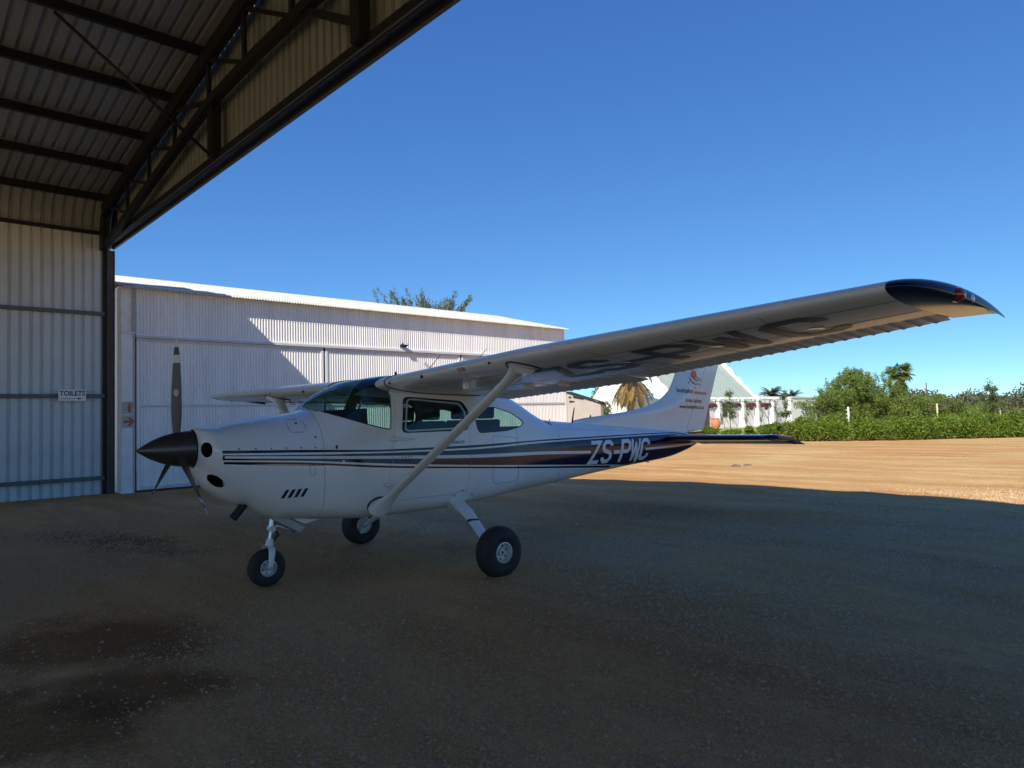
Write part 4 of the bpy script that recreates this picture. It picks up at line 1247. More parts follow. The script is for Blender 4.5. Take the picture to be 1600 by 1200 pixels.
f_nu = pchip([.62, 1.49, 1.69, 2.0, 2.3, 2.6, 3.3, 3.7, 4.2, 4.7, 8.17], [2.7, 2.5, 2.3, 2.6, 3.8, 5.5, 5.5, 4.0, 2.9, 2.4, 2.2])
f_nl = pchip([.62, 1.0, 2.0, 3.4, 4.2, 5.2, 8.17], [2.6, 3.0, 4.2, 4.2, 3.2, 2.6, 2.2])
f_tp = pchip([.62, 1.5, 2.3, 3.4, 4.2, 8.17], [0, 0, .10, .10, .05, 0])

def lean(x): return 0.46 * np.clip((1.12 - x) / 0.50, 0, 1)
def ring_pt(x, phi, inset=0.0):
    """phi 0 = port side, pi/2 = top, -pi/2 = belly"""
    zt, zb, w, zc = f_zt(x) - inset, f_zb(x) + inset, f_w(x) - inset, f_zc(x)
    s, c = math.sin(phi), math.cos(phi)
    n = f_nu(x) if s > 0 else f_nl(x)
    h = (zt - zc) if s > 0 else (zc - zb)
    t = abs(s)**(2 / n)
    z = zc + math.copysign(h * t, s)
    p = math.copysign(w * abs(c)**(2 / n), c) * (1 - (f_tp(x) * t if s > 0 else 0))
    return p, z
def side_p(x, z):
    """half width of the body at station x, height z"""
    zt, zb, w, zc = f_zt(x), f_zb(x), f_w(x), f_zc(x)
    n = f_nu(x) if z > zc else f_nl(x)
    t = (z - zc) / (zt - zc) if z > zc else (zc - z) / (zc - zb)
    t = min(max(t, 0), 1)
    return float(w * (1 - t**n)**(1 / n) * (1 - (f_tp(x) * t if z > zc else 0)))
COWL_BVH = []
def skin_pt(x, z, off=0.0, side=1):
    if x < 1.14 and COWL_BVH:                            # leaning, rounded nose: find the skin by a ray from outside
        hit, nrm, _, _ = COWL_BVH[0].ray_cast(Vector((x, -2.0 * side, z)), Vector((0, side, 0)))
        if hit is not None:
            if nrm.y * side > 0: nrm = -nrm
            return tuple(hit + nrm * off)
    x0 = x
    p = side_p(x0, z)
    if off:
        e = 0.004
        dpx = (side_p(x0 + e, z) - side_p(x0 - e, z)) / (2 * e); dpz = (side_p(x0, z + e) - side_p(x0, z - e)) / (2 * e)
        n = Vector((-dpx, 1, -dpz)).normalized()
        return (x + n.x * off, -(p + n.y * off) * side, z + n.z * off)
    return (x, -p * side, z)

NPHI = 84
PH = []
for k in range(NPHI):
    PH.append(2 * math.pi * k / NPHI - math.pi / 2)
def loft(xs, inset=0.0):
    V = []
    for x in xs:
        for ph in PH:
            p, z = ring_pt(x, ph, inset)
            V.append((x + float(lean(x)) * max(0, 1.333 - z), -p, z))
    return V
def shell(V_out, V_in, nr, flip=False):
    n = NPHI; F = []; mi = []
    for f in grid_faces(nr, n, True): F.append(f[::-1]); mi.append(0)
    b = len(V_out)
    for f in grid_faces(nr, n, True): F.append(tuple(i + b for i in f)); mi.append(1)
    for r_ in (0, nr - 1):
        for k in range(n):
            k2 = (k + 1) % n
            F.append((r_ * n + k, r_ * n + k2, b + r_ * n + k2, b + r_ * n + k)); mi.append(0)
    return V_out + V_in, F, mi
def mesh_fixed(name, V, F, mats, mi=None):
    me = new_mesh(name, V, F, mats, False, mi)
    bm = bmesh.new(); bm.from_mesh(me); bmesh.ops.recalc_face_normals(bm, faces=bm.faces); bm.to_mesh(me); bm.free()
    return me
def bool_mesh(me, cut, op):
    a = bpy.data.objects.new('tmp_a', me); COL.objects.link(a)
    obs = []
    for c in cut:
        b = bpy.data.objects.new('tmp_b', c); COL.objects.link(b); obs.append(b)
        m = a.modifiers.new('b', 'BOOLEAN'); m.operation = op; m.object = b; m.solver = 'EXACT'
    dg = bpy.context.evaluated_depsgraph_get(); dg.update()
    out = bpy.data.meshes.new_from_object(a.evaluated_get(dg))
    bpy.data.objects.remove(a)
    for b in obs: bpy.data.objects.remove(b)
    return out
def cutter(poly, p0, p1, m=None):
    mb = MB().prism(poly, lambda a, b, q: (a, -q, b), p0, p1)
    return mesh_fixed('cutter', mb.V, mb.F, m or M['white_paint'])
def finish(name, me, parent, smooth_angle=28):
    me.polygons.foreach_set("use_smooth", np.ones(len(me.polygons), dtype=bool))
    me.set_sharp_from_angle(angle=math.radians(smooth_angle))
    return obj(name, me, parent)

# --- cowling
W, NV, INT = M['white_paint'], M['navy_paint'], M['interior']
xs_c = np.concatenate([np.linspace(.62, 1.474, 24)])
def nose_rings(inset):
    V = []
    for s in np.linspace(0, 1, 9)[:-1]:
        f = math.sin(s * math.pi / 2)**0.9; g = 1 - math.cos(s * math.pi / 2)
        for ph in PH:
            p, z = ring_pt(.62, ph, inset)
            c = (0.172 + inset)
            p0, z0 = c * math.cos(ph), 1.333 + c * math.sin(ph)
            pp, zz = p0 + (p - p0) * f, z0 + (z - z0) * f
            x = 0.462 + (0.62 - 0.462) * g + inset
            V.append((x + float(lean(.62)) * max(0, 1.333 - zz) * f, -pp, zz))
    return V
Vo = nose_rings(0) + loft(xs_c); Vi = nose_rings(0.014) + loft(xs_c, 0.014)
nr = 8 + len(xs_c)
from mathutils.bvhtree import BVHTree
COWL_BVH.append(BVHTree.FromPolygons([Vector(v) for v in Vo], grid_faces(nr, NPHI, True)))
V, F, mi = shell(Vo, Vi, nr)
cow = mesh_fixed('cowling', V, F, [W, M['black']], mi)
def ell_cut(p, z, rp, rz, x0, x1, tilt=0.0):
    pts = [(rp * math.cos(a), rz * math.sin(a)) for a in np.linspace(0, 2 * np.pi, 24, endpoint=False)]
    mb = MB().prism(pts, lambda a, b, q: (q, -(p + a), z + b + a * tilt), x0, x1)
    return mesh_fixed('cutter', mb.V, mb.F, M['black'])
cuts = [ell_cut(sd * .295, 1.325, .066, .066, .3, .68) for sd in (1, -1)] + [ell_cut(.27, 1.05, .075, .060, .4, .74)]
cow = bool_mesh(cow, cuts, 'DIFFERENCE')
cowl = finish('cowling', cow, plane)
MB().box((.88, -.30, .95), (1.42, .30, 1.40)).build('engine_baffle', M['black'], cowl)
mb = MB()
for sd in (1, -1):
    for k in range(3): mb.tube([(.60, -sd * (.21 + .065 * k), 1.265), (.60, -sd * (.21 + .065 * k), 1.375)], .022, 8)
mb.build('cylinder_fins', M['dark_metal'], cowl, smooth=True)
MB().lathe([(0, .066), (.02, .064)], (.655, -.265, 1.055), 'x', 20).build('intake_screen', M['grey_part'], cowl)
for sd in (1, -1):
    MB().lathe([(0, .058), (.06, .052)], (.575, -sd * .265, 1.325), 'x', 18).build('inlet_duct', M['grey_part'], cowl, smooth=True, angle=40)
# cooling slots low on the cowling side
for sd in (1, -1):
    for k in range(4):
        x0 = 1.075 + .058 * k
        q = [(x0, .865), (x0 + .032, .865), (x0 + .072, .938), (x0 + .040, .938)]
        V = [skin_pt(a, b, .005, sd) for a, b in q]
        mb = MB().add(V, [(0, 1, 2, 3)]); mb.build('cooling_slot', M['black'], cowl, fix=False)
        V = [skin_pt(a, b, o, sd) for a, b, o in ((x0 + .030, .862, .003), (x0 + .040, .862, .012), (x0 + .080, .940, .012), (x0 + .070, .940, .003))]
        MB().add(V + [skin_pt(x0 + .046, .862, .002, sd), skin_pt(x0 + .086, .940, .002, sd)], [(0, 1, 2, 3), (1, 4, 5, 2)]).build('slot_lip', W, cowl, fix=False)
def patch(name, poly, off, m, parent, sub=4, side=1):
    """thin plate following the skin: bilinear 4-corner patch"""
    (a, b, c, d) = [Vector(q) for q in poly]
    V = []
    for i in range(sub + 1):
        for j in range(sub + 1):
            u, v = i / sub, j / sub
            q = (a * (1 - u) + b * u) * (1 - v) + (d * (1 - u) + c * u) * v
            V.append(skin_pt(q.x, q.y, off, side))
    n0 = len(V)
    F = grid_faces(sub + 1, sub + 1)
    V2 = []
    for i in range(sub + 1):
        for j in range(sub + 1):
            u, v = i / sub, j / sub
            q = (a * (1 - u) + b * u) * (1 - v) + (d * (1 - u) + c * u) * v
            V2.append(skin_pt(q.x, q.y, -0.001, side))
    rim = [(i, 0) for i in range(sub)] + [(sub, j) for j in range(sub)] + [(i, sub) for i in range(sub, 0, -1)] + [(0, j) for j in range(sub, 0, -1)]
    ids = [i * (sub + 1) + j for i, j in rim]
    V += V2
    F = F + [(ids[k], ids[(k + 1) % len(ids)], ids[(k + 1) % len(ids)] + n0, ids[k] + n0) for k in range(len(ids))]
    return MB().add(V, F).build(name, m, parent, smooth=True, angle=30)
def outline(name, poly, m, parent, r=.0022, side=1, step=.03, closed=True, off=0.0):
    pts = []
    P = poly + [poly[0]] if closed else poly
    for a, b in zip(P[:-1], P[1:]):
        n = max(1, int(math.dist(a, b) / step))
        pts += [(a[0] + (b[0] - a[0]) * k / n, a[1] + (b[1] - a[1]) * k / n) for k in range(n)]
    pts.append(P[-1])
    return MB().tube([skin_pt(x, z, off, side) for x, z in pts], r, 5).build(name, m, parent)
patch('oil_door', [(1.19, 1.455), (1.34, 1.455), (1.34, 1.575), (1.19, 1.56)], .004, W, cowl)
outline('oil_door_seam', round_poly([(1.185, 1.45), (1.345, 1.45), (1.345, 1.58), (1.185, 1.565)], .05), M['trim'], cowl, .0018)
mb = MB()
for k in range(6):
    q = skin_pt(.72 + .135 * k, 1.325 - .02 * k / 5, .002); mb.lathe([(-.004, .007), (.004, .007)], q, 'y', 8)
q = skin_pt(1.27, 1.53, .004); mb.lathe([(-.005, .011), (.005, .011)], q, 'y', 10)
q = skin_pt(1.41, 1.40, .003); mb.lathe([(-.004, .009), (.004, .009)], q, 'y', 10)
mb.build('cowl_fastener', M['dark_metal'], cowl)
outline('cowl_split_seam', [(.66, 1.196), (1.0, 1.165), (1.47, 1.135)], M['trim'], cowl, .0018, closed=False)
outline('cowl_latch', round_poly([(1.335, 1.05), (1.385, 1.05), (1.385, 1.145), (1.335, 1.145)], .02), M['trim'], cowl, .0016)
MB().tube([(.93, -.16, .90), (.80, -.165, .74), (.755, -.168, .695)], .038, 14).build('exhaust_pipe', M['black'], cowl, smooth=True, angle=40)

# --- cabin fuselage with real openings
xs_f = np.concatenate([np.linspace(1.479, 2.45, 34), np.linspace(2.5, 4.72, 44)])
V, F, mi = shell(loft(xs_f), loft(xs_f, 0.012), len(xs_f))
skin = mesh_fixed('fuselage', V, F, [W, INT], mi)
door_poly = round_poly([(2.135, .74), (2.14, .95), (2.222, 1.34), (2.285, 1.832), (3.12, 1.788), (3.215, 1.62), (3.18, 1.42), (3.145, .95), (3.10, .74)], .05)
win_poly = round_poly([(2.315, 1.412), (2.372, 1.776), (3.10, 1.726), (3.185, 1.60), (3.152, 1.412)], .055)
qw_poly = round_poly([(3.305, 1.375), (3.268, 1.50), (3.30, 1.65), (3.57, 1.657), (3.83, 1.594), (4.0, 1.51), (4.05, 1.468), (3.985, 1.428), (3.745, 1.388)], .045)
ws_poly = [(1.46, 1.668), (1.503, 1.655), (1.626, 1.609), (1.77, 1.563), (1.911, 1.518), (2.05, 1.478), (2.165, 1.452), (2.19, 1.462), (2.235, 1.80), (2.262, 1.90), (2.30, 1.97), (2.30, 2.3), (1.40, 2.3)]
def grow(poly, d):
    c = Vector((sum(p[0] for p in poly) / len(poly), sum(p[1] for p in poly) / len(poly)))
    out = []
    for p in poly:
        v = Vector(p) - c; out.append(tuple(Vector(p) + v.normalized() * d))
    return out
rw_poly = [(3.93, 1.60), (4.08, 1.42), (4.70, 1.42), (4.70, 2.0), (3.93, 2.0)]
cuts = [cutter(ws_poly, -1, 1), cutter(rw_poly, -.46, .27)]
for sd in (1, -1):
    a, b = (.2, 1) if sd > 0 else (-1, -.2)
    cuts += [cutter(grow(door_poly, .004), a, b), cutter(qw_poly, a, b)]
fus = finish('fuselage', bool_mesh(skin.copy(), cuts, 'DIFFERENCE'), plane)
Vg, Fg, mg = shell(loft(xs_f, 0.001), loft(xs_f, 0.005), len(xs_f))
gskin = mesh_fixed('glass_skin', Vg, Fg, [M['glass']], None)
def pane(name, poly, p0, p1, parent):
    return finish(name, bool_mesh(gskin.copy(), [cutter(poly, p0, p1, M['glass'])], 'INTERSECT'), parent)
pane('windshield', ws_poly, -1, 1, plane)
pane('rear_window', rw_poly, -.46, .27, fus)
for sd in (1, -1):
    a, b = (.2, 1) if sd > 0 else (-1, -.2)
    dm = bool_mesh(bool_mesh(skin.copy(), [cutter(door_poly, a, b)], 'INTERSECT'), [cutter(win_poly, a, b)], 'DIFFERENCE')
    door = finish('cabin_door', dm, plane)
    pane('door_window', win_poly, a, b, door)
    pane('quarter_window', qw_poly, a, b, plane)
    ip = grow(win_poly, -.045)
    outline('window_frame', ip, W, door, .012, sd, .04, off=-.012)
    outline('window_seal', win_poly, M['trim'], door, .006, sd, .04, off=-.003)
    outline('quarter_window_seal', qw_poly, M['trim'], fus, .005, sd, .04)
    outline('windshield_seal', [(1.515, 1.650), (1.626, 1.609), (1.77, 1.563), (1.911, 1.518), (2.05, 1.478), (2.165, 1.452), (2.19, 1.462), (2.212, 1.63), (2.235, 1.80)], M['trim'], fus, .006, sd, .04, closed=False)
    # hinges, handle, foot step
    for z, x in ((1.352, 2.17), (.905, 2.09)):
        mb = MB().tube([skin_pt(x, z, .012, sd), skin_pt(x + .20, z - .008, .010, sd), skin_pt(x + .30, z - .01, .0, sd)], [.016, .013, .004], 8)
        mb.tube([skin_pt(x + .05, z - .035, .010, sd), skin_pt(x + .05, z + .035, .010, sd)], .012, 8)
        mb.build('door_hinge', W, door, smooth=True)
    MB().tube([skin_pt(2.93, 1.285, .012, sd), skin_pt(3.08, 1.29, .012, sd)], .013, 8).build('door_handle', M['steel'], door, smooth=True)
    MB().tube([skin_pt(2.43, 1.413, .010, sd), skin_pt(2.50, 1.413, .010, sd)], .008, 6).build('window_latch', M['steel'], door)
# seams of the rear skin
for sd in (1, -1):
    outline('skin_seam', [(3.905, .68), (3.905, 1.40)], M['trim'], fus, .0014, sd, closed=False)
    outline('baggage_door_seam', round_poly([(3.48, .80), (3.90, .80), (3.90, 1.30), (3.50, 1.34)], .07), M['trim'], fus, .0018, sd)
    outline('skin_seam', [(4.715, .80), (4.715, 1.36)], M['trim'], fus, .0014, sd, closed=False)
MB().lathe([(-.006, .013), (.006, .013)], skin_pt(1.66, 1.16, .004), 'y', 12).build('static_port', M['sign_white'], fus)
MB().tube([skin_pt(1.60, 1.285, 0), skin_pt(1.60, 1.315, .012)], .009, 8).build('vent_scoop', M['black'], fus)
mb = MB()
for i in range(4):
    for j in range(2):
        mb.lathe([(-.003, .0065), (.003, .0065)], skin_pt(2.30 + .035 * i, 1.135 + .03 * j, .004), 'y', 8)
mb.build('drain_hole', M['black'], fus)

# --- tail cone
xs_t = np.concatenate([np.linspace(4.721, 7.9, 40), [8.0, 8.06, 8.1, 8.14, 8.17]])
V = loft(xs_t); n = NPHI
F = [f[::-1] for f in grid_faces(len(xs_t), n, True)]
F += [tuple(range(n)), tuple((len(xs_t) - 1) * n + k for k in range(n - 1, -1, -1))]
tail = finish('tail_cone', mesh_fixed('tail_cone', V, F, W), plane, 40)

# --- painted stripes: thin sheets following the skin
sx = [.476, 1.263, 2.188, 3.185, 4.38, 5.3, 6.47, 7.4, 8.17]
S = {k: pchip(sx, v) for k, v in dict(
    top_t=[1.32, 1.29, 1.251, 1.246, 1.256, 1.254, 1.252, 1.242, 1.16], top_b=[1.293, 1.267, 1.232, 1.219, 1.240, 1.238, 1.238, 1.228, 1.13],
    m_t=[1.283, 1.245, 1.216, 1.199, 1.219, 1.222, 1.220, 1.215, 1.12], w_t=[1.274, 1.233, 1.187, 1.144, 1.115, 1.075, 1.045, 1.05, 1.06],
    w_b=[1.255, 1.21, 1.157, 1.109, 1.077, 1.039, 1.013, 1.022, 1.04], m_b=[1.24, 1.191, 1.108, 1.032, .953, .891, .807, .7, .7],
    l_t=[1.226, 1.176, 1.086, 1.014, .933, .877, .798, .7, .7], l_b=[1.205, 1.156, 1.067, .996, .912, .852, .771, .7, .7]).items()}
def band(name, kt, kb, m, x0, x1, off, rows, parent, split=()):
    edges = [x0] + [s for s in split if x0 < s < x1] + [x1]
    for sd in (1, -1):
        for a, b in zip(edges[:-1], edges[1:]):
            a2, b2 = a + .0015, b - .0015
            xs = np.linspace(a2, b2, max(3, int((b2 - a2) / (.012 if a2 < 1.2 else .05))))
            V, ok = [], []
            for x in xs:
                zb = float(f_zb(x)) + .0005
                t, bt = float(S[kt](x)), max(float(S[kb](x)), zb)
                ok.append(t > bt + .002)
                t = min(max(t, bt), float(f_zt(x)) - .002)
                zc = float(f_zc(x)); nl = float(f_nl(x)); h = zc - float(f_zb(x))
                for j in range(rows + 1):
                    u = j / rows
                    if bt <= zb + .003 and bt < zc:   # wraps to the keel: step evenly in angle
                        at = math.asin(min(1, max(0, (zc - t) / h))**(nl / 2)) if t < zc else -((t - zc) / (float(f_zt(x)) - zc))**(float(f_nu(x)) / 2)
                        ang = at + (math.pi / 2 - at) * u
                        if ang < 0: z = zc + (float(f_zt(x)) - zc) * abs(ang)**(2 / float(f_nu(x)))
                        else: z = zc - h * math.sin(ang)**(2 / nl)
                        z = min(t, z) if u < 1 else zb
                    else: z = t + (bt - t) * u
                    V.append(skin_pt(x, z, off, sd))
            F = [f for f in grid_faces(len(xs), rows + 1) if ok[f[0] // (rows + 1)] and ok[f[2] // (rows + 1)]]
            if F:
                MB().add(V, F).build(name, m, parent, fix=False, smooth=True)
SP = (1.4765, 2.19, 3.165, 4.7205)
band('navy_pinstripe', 'top_t', 'top_b', NV, .585, 7.86, .0022, 2, fus, SP)
band('navy_band', 'm_t', 'm_b', NV, .59, 8.155, .0022, 14, fus, SP)
band('white_stripe', 'w_t', 'w_b', M['letter_white'], .605, 5.33, .0042, 2, fus, SP)
band('white_stripe', 'w_t', 'w_b', M['letter_white'], 6.62, 7.95, .0042, 2, fus, SP)
band('lower_pinstripe', 'l_t', 'l_b', NV, .60, 5.85, .0022, 2, fus, SP)

for sd in (1, -1):
    for x in (5.25, 5.85, 6.5, 7.15):
        outline('skin_seam', [(x, float(f_zt(x)) - .045), (x, float(S['top_t'](x)) + .004)], M['trim'], tail, .0012, sd, closed=False)
    outline('skin_seam', [(4.73, 1.385), (5.4, 1.345), (6.3, 1.30), (7.2, 1.262)], M['trim'], tail, .0012, sd, closed=False)
# registration on the tail
lx = {0: ('Z', 5.265), 1: ('S', 5.535), 2: ('-', 5.80), 3: ('P', 5.965), 4: ('W', 6.20), 5: ('C', 6.445)}
sxx = {'Z': .40, 'S': .385, '-': .33, 'P': .385, 'W': .40, 'C': .37}
for k, (ch, x0) in lx.items():
    for sd in (1, -1):
        if sd > 0: f = lambda a, b, e=0: skin_pt(x0 + sxx[ch] * a + .075 * b, .893 + .305 * b - .012 * (x0 - 5.2), .0062 + e, 1)
        else: f = lambda a, b, e=0: skin_pt(6.72 - (x0 - 5.265) - sxx[ch] * a - .075 * b, .89 + .30 * b, .0062 + e, -1)
        V, F = glyph_mesh(ch, f)
        obj('registration_letter', new_mesh('registration_letter', V, F, M['letter_white']), tail)

# --- wings
def naca(t, m=0.02, p=0.4, n=26):
    xc = (1 - np.cos(np.linspace(0, math.pi, n))) / 2
    yt = 5 * t * (0.2969 * np.sqrt(xc) - 0.126 * xc - 0.3516 * xc**2 + 0.2843 * xc**3 - 0.1036 * xc**4)
    yc = np.where(xc < p, m / p**2 * (2 * p * xc - xc**2), m / (1 - p)**2 * ((1 - 2 * p) + 2 * p * xc - xc**2)) if m else xc * 0
    return xc, yc + yt, yc - yt
AXC, AUP, ALO = naca(0.12)
INC = math.radians(5.0)
def wing_le(y): return 2.08 if y < 2.55 else 2.08 + (y - 2.55) / 2.65 * 0.23
def wing_ch(y): return 1.60 if y < 2.55 else 1.60 - (y - 2.55) / 2.65 * 0.60
def wing_z(y, sd): return 1.918 + (0.0525 if sd > 0 else 0.0165) * (y - 0.6)
def wing_pt(y, xc, zc, sd):
    c = wing_ch(y)
    dx, dz = xc * c, zc * c
    return (wing_le(y) + dx * math.cos(INC) + dz * math.sin(INC), -sd * y, wing_z(y, sd) - dx * math.sin(INC) + dz * math.cos(INC))
def wing_low(x, y, sd, off=0.004):
    c = wing_ch(y); xc = np.clip((x - wing_le(y)) / (c * math.cos(INC)), 0, 1)
    zz = float(np.interp(xc, AXC, ALO))
    q = wing_pt(y, float(xc), zz, sd)
    return (q[0], q[1], q[2] - off)
HCH = 0.755
def section(y, sd, x0=0.0, x1=1.0, n=30):
    xs = x1 - (x1 - x0) * (1 - np.cos(np.linspace(0, math.pi / 2, n))) if x0 == 0 else np.linspace(x1, x0, n)
    xs = x0 + (x1 - x0) * (1 - np.sin(np.linspace(0, math.pi / 2, n))) if x0 == 0 else xs
    up = [wing_pt(y, a, float(np.interp(a, AXC, AUP)), sd) for a in xs]
    lo = [wing_pt(y, a, float(np.interp(a, AXC, ALO)), sd) for a in xs[::-1]]
    return up + (lo[1:] if x0 == 0 else lo)
def closed_loft(sections, name, m, parent, angle=35, caps=True):
    n = len(sections[0]); V = [p for s in sections for p in s]
    F = grid_faces(len(sections), n, True)
    if caps: F = F + [tuple(range(n)), tuple((len(sections) - 1) * n + k for k in range(n))]
    mb = MB().add(V, F)
    return mb.build(name, m, parent, smooth=True, angle=angle)
for sd in (1, -1):
    w = closed_loft([section(y, sd, 0, HCH) for y in (.42, .6, 1.2, 1.9, 2.55, 3.2, 3.9, 4.6, 5.198)], 'wing', W, plane)
    # ribbed flap and aileron
    for nm, ya_, yb_ in (('flap', .60, 2.62), ('aileron', 2.632, 5.19)):
        secs = []
        N = int((yb_ - ya_) / .0975) * 6
        for i in range(N + 1):
            y = ya_ + (yb_ - ya_) * i / N
            ph = (i % 6) / 6.0
            rid = {0: 0, 1: 1, 2: 0.15, 3: 0, 4: 0, 5: 0}[i % 6] * .0085 if 3 < i < N - 3 else 0
            up, lo = [], []
            for a in np.linspace(1.0, HCH + .012, 8):
                k = rid / wing_ch(y) * (1 if a < .985 else .75) * (0 if a < HCH + .03 else 1)
                droop = -.022 * (a - HCH) / .245 if nm == 'flap' else -.01 * (a - HCH) / .245
                up.append(wing_pt(y, a, float(np.interp(a, AXC, AUP)) + k + droop, sd)); lo.append(wing_pt(y, a, float(np.interp(a, AXC, ALO)) - k + droop - .001, sd))
            secs.append(up + lo[::-1])
        closed_loft(secs, nm, W, w, 25)
    # navy wing tip, drooped and raked back
    secs = []
    for s in np.concatenate([np.linspace(0, .9, 14), [.95, .985, 1.0]]):
        y = 5.20 + .27 * math.sin(s * math.pi / 2)
        k = 1 - math.cos(s * math.pi / 2)
        le = 2.31 + .95 * k**1.15; te = 3.315 - .02 * k
        c = max(te - le, .02)
        z0 = wing_z(5.2, sd) - (le - 2.31) * math.sin(INC) - .035 * k + .012 * math.sin(k * math.pi)
        tk = (1 - k**2.2) * .92 + .08
        pts = []
        xsn = 1 - np.sin(np.linspace(0, math.pi / 2, 30))
        up = [(le + a * c, -sd * y, z0 - a * c * math.sin(INC) + float(np.interp(a, AXC, AUP)) * 1.0 * tk * (.35 + .65 * c)) for a in xsn]
        lo = [(le + a * c, -sd * y, z0 - a * c * math.sin(INC) + float(np.interp(a, AXC, ALO)) * 1.0 * tk * (.35 + .65 * c)) for a in xsn[::-1]]
        secs.append(up + lo[1:])
    closed_loft(secs, 'wing_tip', NV, w, 50)
    q = (2.70, -sd * 5.41, wing_z(5.2, sd) - .035)
    mb = MB().lathe([(-.05, .012), (-.03, .034), (0, .042), (.03, .034), (.05, .012)], q, 'x', 12)
    mb.build('position_light', M['red_lens'] if sd > 0 else M['blade_green'], w, smooth=True)
    MB().lathe([(-.045, .01), (0, .03), (.045, .01)], (q[0] + .13, q[1] - sd * .015, q[2] - .012), 'x', 12).build('strobe_light', M['clear_lens'], w, smooth=True)
    # black seal round the wing root, tip joint
    rootsec = [(x, y, z) for x, y, z in section(.605, sd, 0, HCH)]
    MB().tube(rootsec, .0075, 6).build('wing_root_seal', M['trim'], w)
    sec0 = section(.612, sd, 0, HCH, 30)
    # fuel vent hole, stall vane, placard, tie rings on the leading edge
    def le_pt(y, a, out=.003): 
        z = float(np.interp(a, AXC, ALO)); q = wing_pt(y, a, z, sd); return (q[0] - out, q[1], q[2] - out * .5)
    MB().lathe([(-.006, .017), (.004, .017)], le_pt(1.26, .006), 'x', 12).build('leading_edge_vent', M['black'], w)
    MB().lathe([(-.006, .012), (.004, .012)], le_pt(2.24, .006), 'x', 12).build('leading_edge_vent', M['black'], w)
    MB().lathe([(-.005, .012), (.003, .012)], le_pt(.70, .006), 'x', 12).build('leading_edge_vent', M['dark_metal'], w)
    if sd > 0:
        for nm, m, g in (('stall_vent_placard', M['red'], .0), ('placard_centre', M['sign_faded'], .014)):
            V = [wing_pt(y, a, float(np.interp(a, AXC, ALO)), sd) for y, a in ((1.80 + g, .003 + g * .1), (1.90 - g, .003 + g * .1), (1.90 - g, .022 - g * .4), (1.80 + g, .022 - g * .4))]
            V = [(x - .004 - g * .15, y, z - .002) for x, y, z in V]
            MB().add(V, [(0, 1, 2, 3)]).build(nm, m, w, fix=False)
    # skin joints: spanwise under the leading edge, chordwise along the ribs
    MB().tube([wing_low(wing_le(y) + .17 * wing_ch(y), y, sd, .0) for y in np.linspace(.65, 5.19, 24)], .0016, 5).build('wing_seam', M['trim'], w)
    MB().tube([wing_low(wing_le(y) + .52 * wing_ch(y), y, sd, .0) for y in np.linspace(.65, 5.19, 24)], .0014, 5).build('wing_seam', M['trim'], w)
    for y in (1.15, 1.75, 2.55, 3.2, 3.85, 4.5):
        MB().tube([wing_pt(y, float(a), float(np.interp(a, AXC, ALO)), sd) for a in np.linspace(0, HCH - .01, 22)], .0014, 5).build('wing_seam', M['trim'], w)
    # inspection covers, fuel drain, tie-down under the wing
    for x, y in ((2.55, 1.3), (2.55, 2.0), (2.75, 3.1), (2.78, 3.9), (2.8, 4.6)):
        MB().lathe([(-.0012, .052), (.002, .054)], wing_low(x, y, sd, .0012), 'z', 18).build('inspection_cover', W, w).rotation_euler = (0, 0, 0)
    MB().box((-.02, -.02, -.05), (.02, .02, .03)).build('cabin_vent_outlet', W, w, loc=wing_low(2.45, 1.45, sd, 0))
    MB().box((-.06, -.014, -.025), (.06, .014, .02)).build('flap_bracket', W, w, loc=wing_low(3.15, 1.55, sd, 0))
    MB().bar(wing_low(3.22, 1.9, sd, .012), wing_low(3.36, 1.9, sd, .014), .012, .03).build('flap_track', W, w)
    MB().tube([wing_low(2.52, 2.62, sd, .0), wing_low(2.54, 2.64, sd, .05), wing_low(2.60, 2.64, sd, .05), wing_low(2.62, 2.62, sd, 0)], .008, 6).build('tie_down_ring', M['steel'], w)
    # underwing registration (port wing)
    if sd > 0:
        yy = {0: ('Z', 2.28), 1: ('S', 2.70), 2: ('-', 3.10), 3: ('P', 3.42), 4: ('W', 3.86), 5: ('C', 4.36)}
        for k, (ch, y0) in yy.items():
            f = lambda a, b, e=0: wing_low(3.03 - .62 * b, y0 + .68 * a, sd, .0035 + e)
            V, F = glyph_mesh(ch, f, .15, 9)
            obj('underwing_letter', new_mesh('underwing_letter', V, F, M['letter_navy']), w)
    # struts with fairings
    sb = Vector((2.06, -sd * .575, .715)); st = Vector((2.26, -sd * 2.45, wing_low(2.26, 2.45, sd)[2] + .01))
    d = (st - sb)
    def strut_sec(p, c, t, up_skew=0):
        ax = Vector((1, 0, 0)); ax = (ax - d.normalized() * d.normalized().x).normalized(); nn = d.normalized().cross(ax)
        pts = []
        for a in np.linspace(0, 2 * math.pi, 20, endpoint=False):
            u = math.cos(a); v = math.sin(a) * (1 - .35 * (u + 1) / 2)
            pts.append(tuple(p + ax * (u * c / 2) + nn * (v * t / 2)))
        return pts
    strut = closed_loft([strut_sec(sb + d * s, .125, .058) for s in np.linspace(.03, .97, 6)], 'wing_strut', W, plane, 60)
    closed_loft([strut_sec(sb + d * s, c, t) for s, c, t in ((.90, .128, .062), (.94, .15, .075), (.97, .20, .11), (.992, .27, .16), (1.0, .30, .19))], 'upper_strut_fairing', W, strut, 60)
    e = [(st.x + .16 * math.cos(a) + .01, st.y + sd * -.11 * math.sin(a), 0) for a in np.linspace(0, 2 * math.pi, 25)]
    MB().tube([(a, b, wing_low(a, abs(b), sd, .002)[2]) for a, b, _ in e], .008, 5).build('strut_seal', M['trim'], strut)
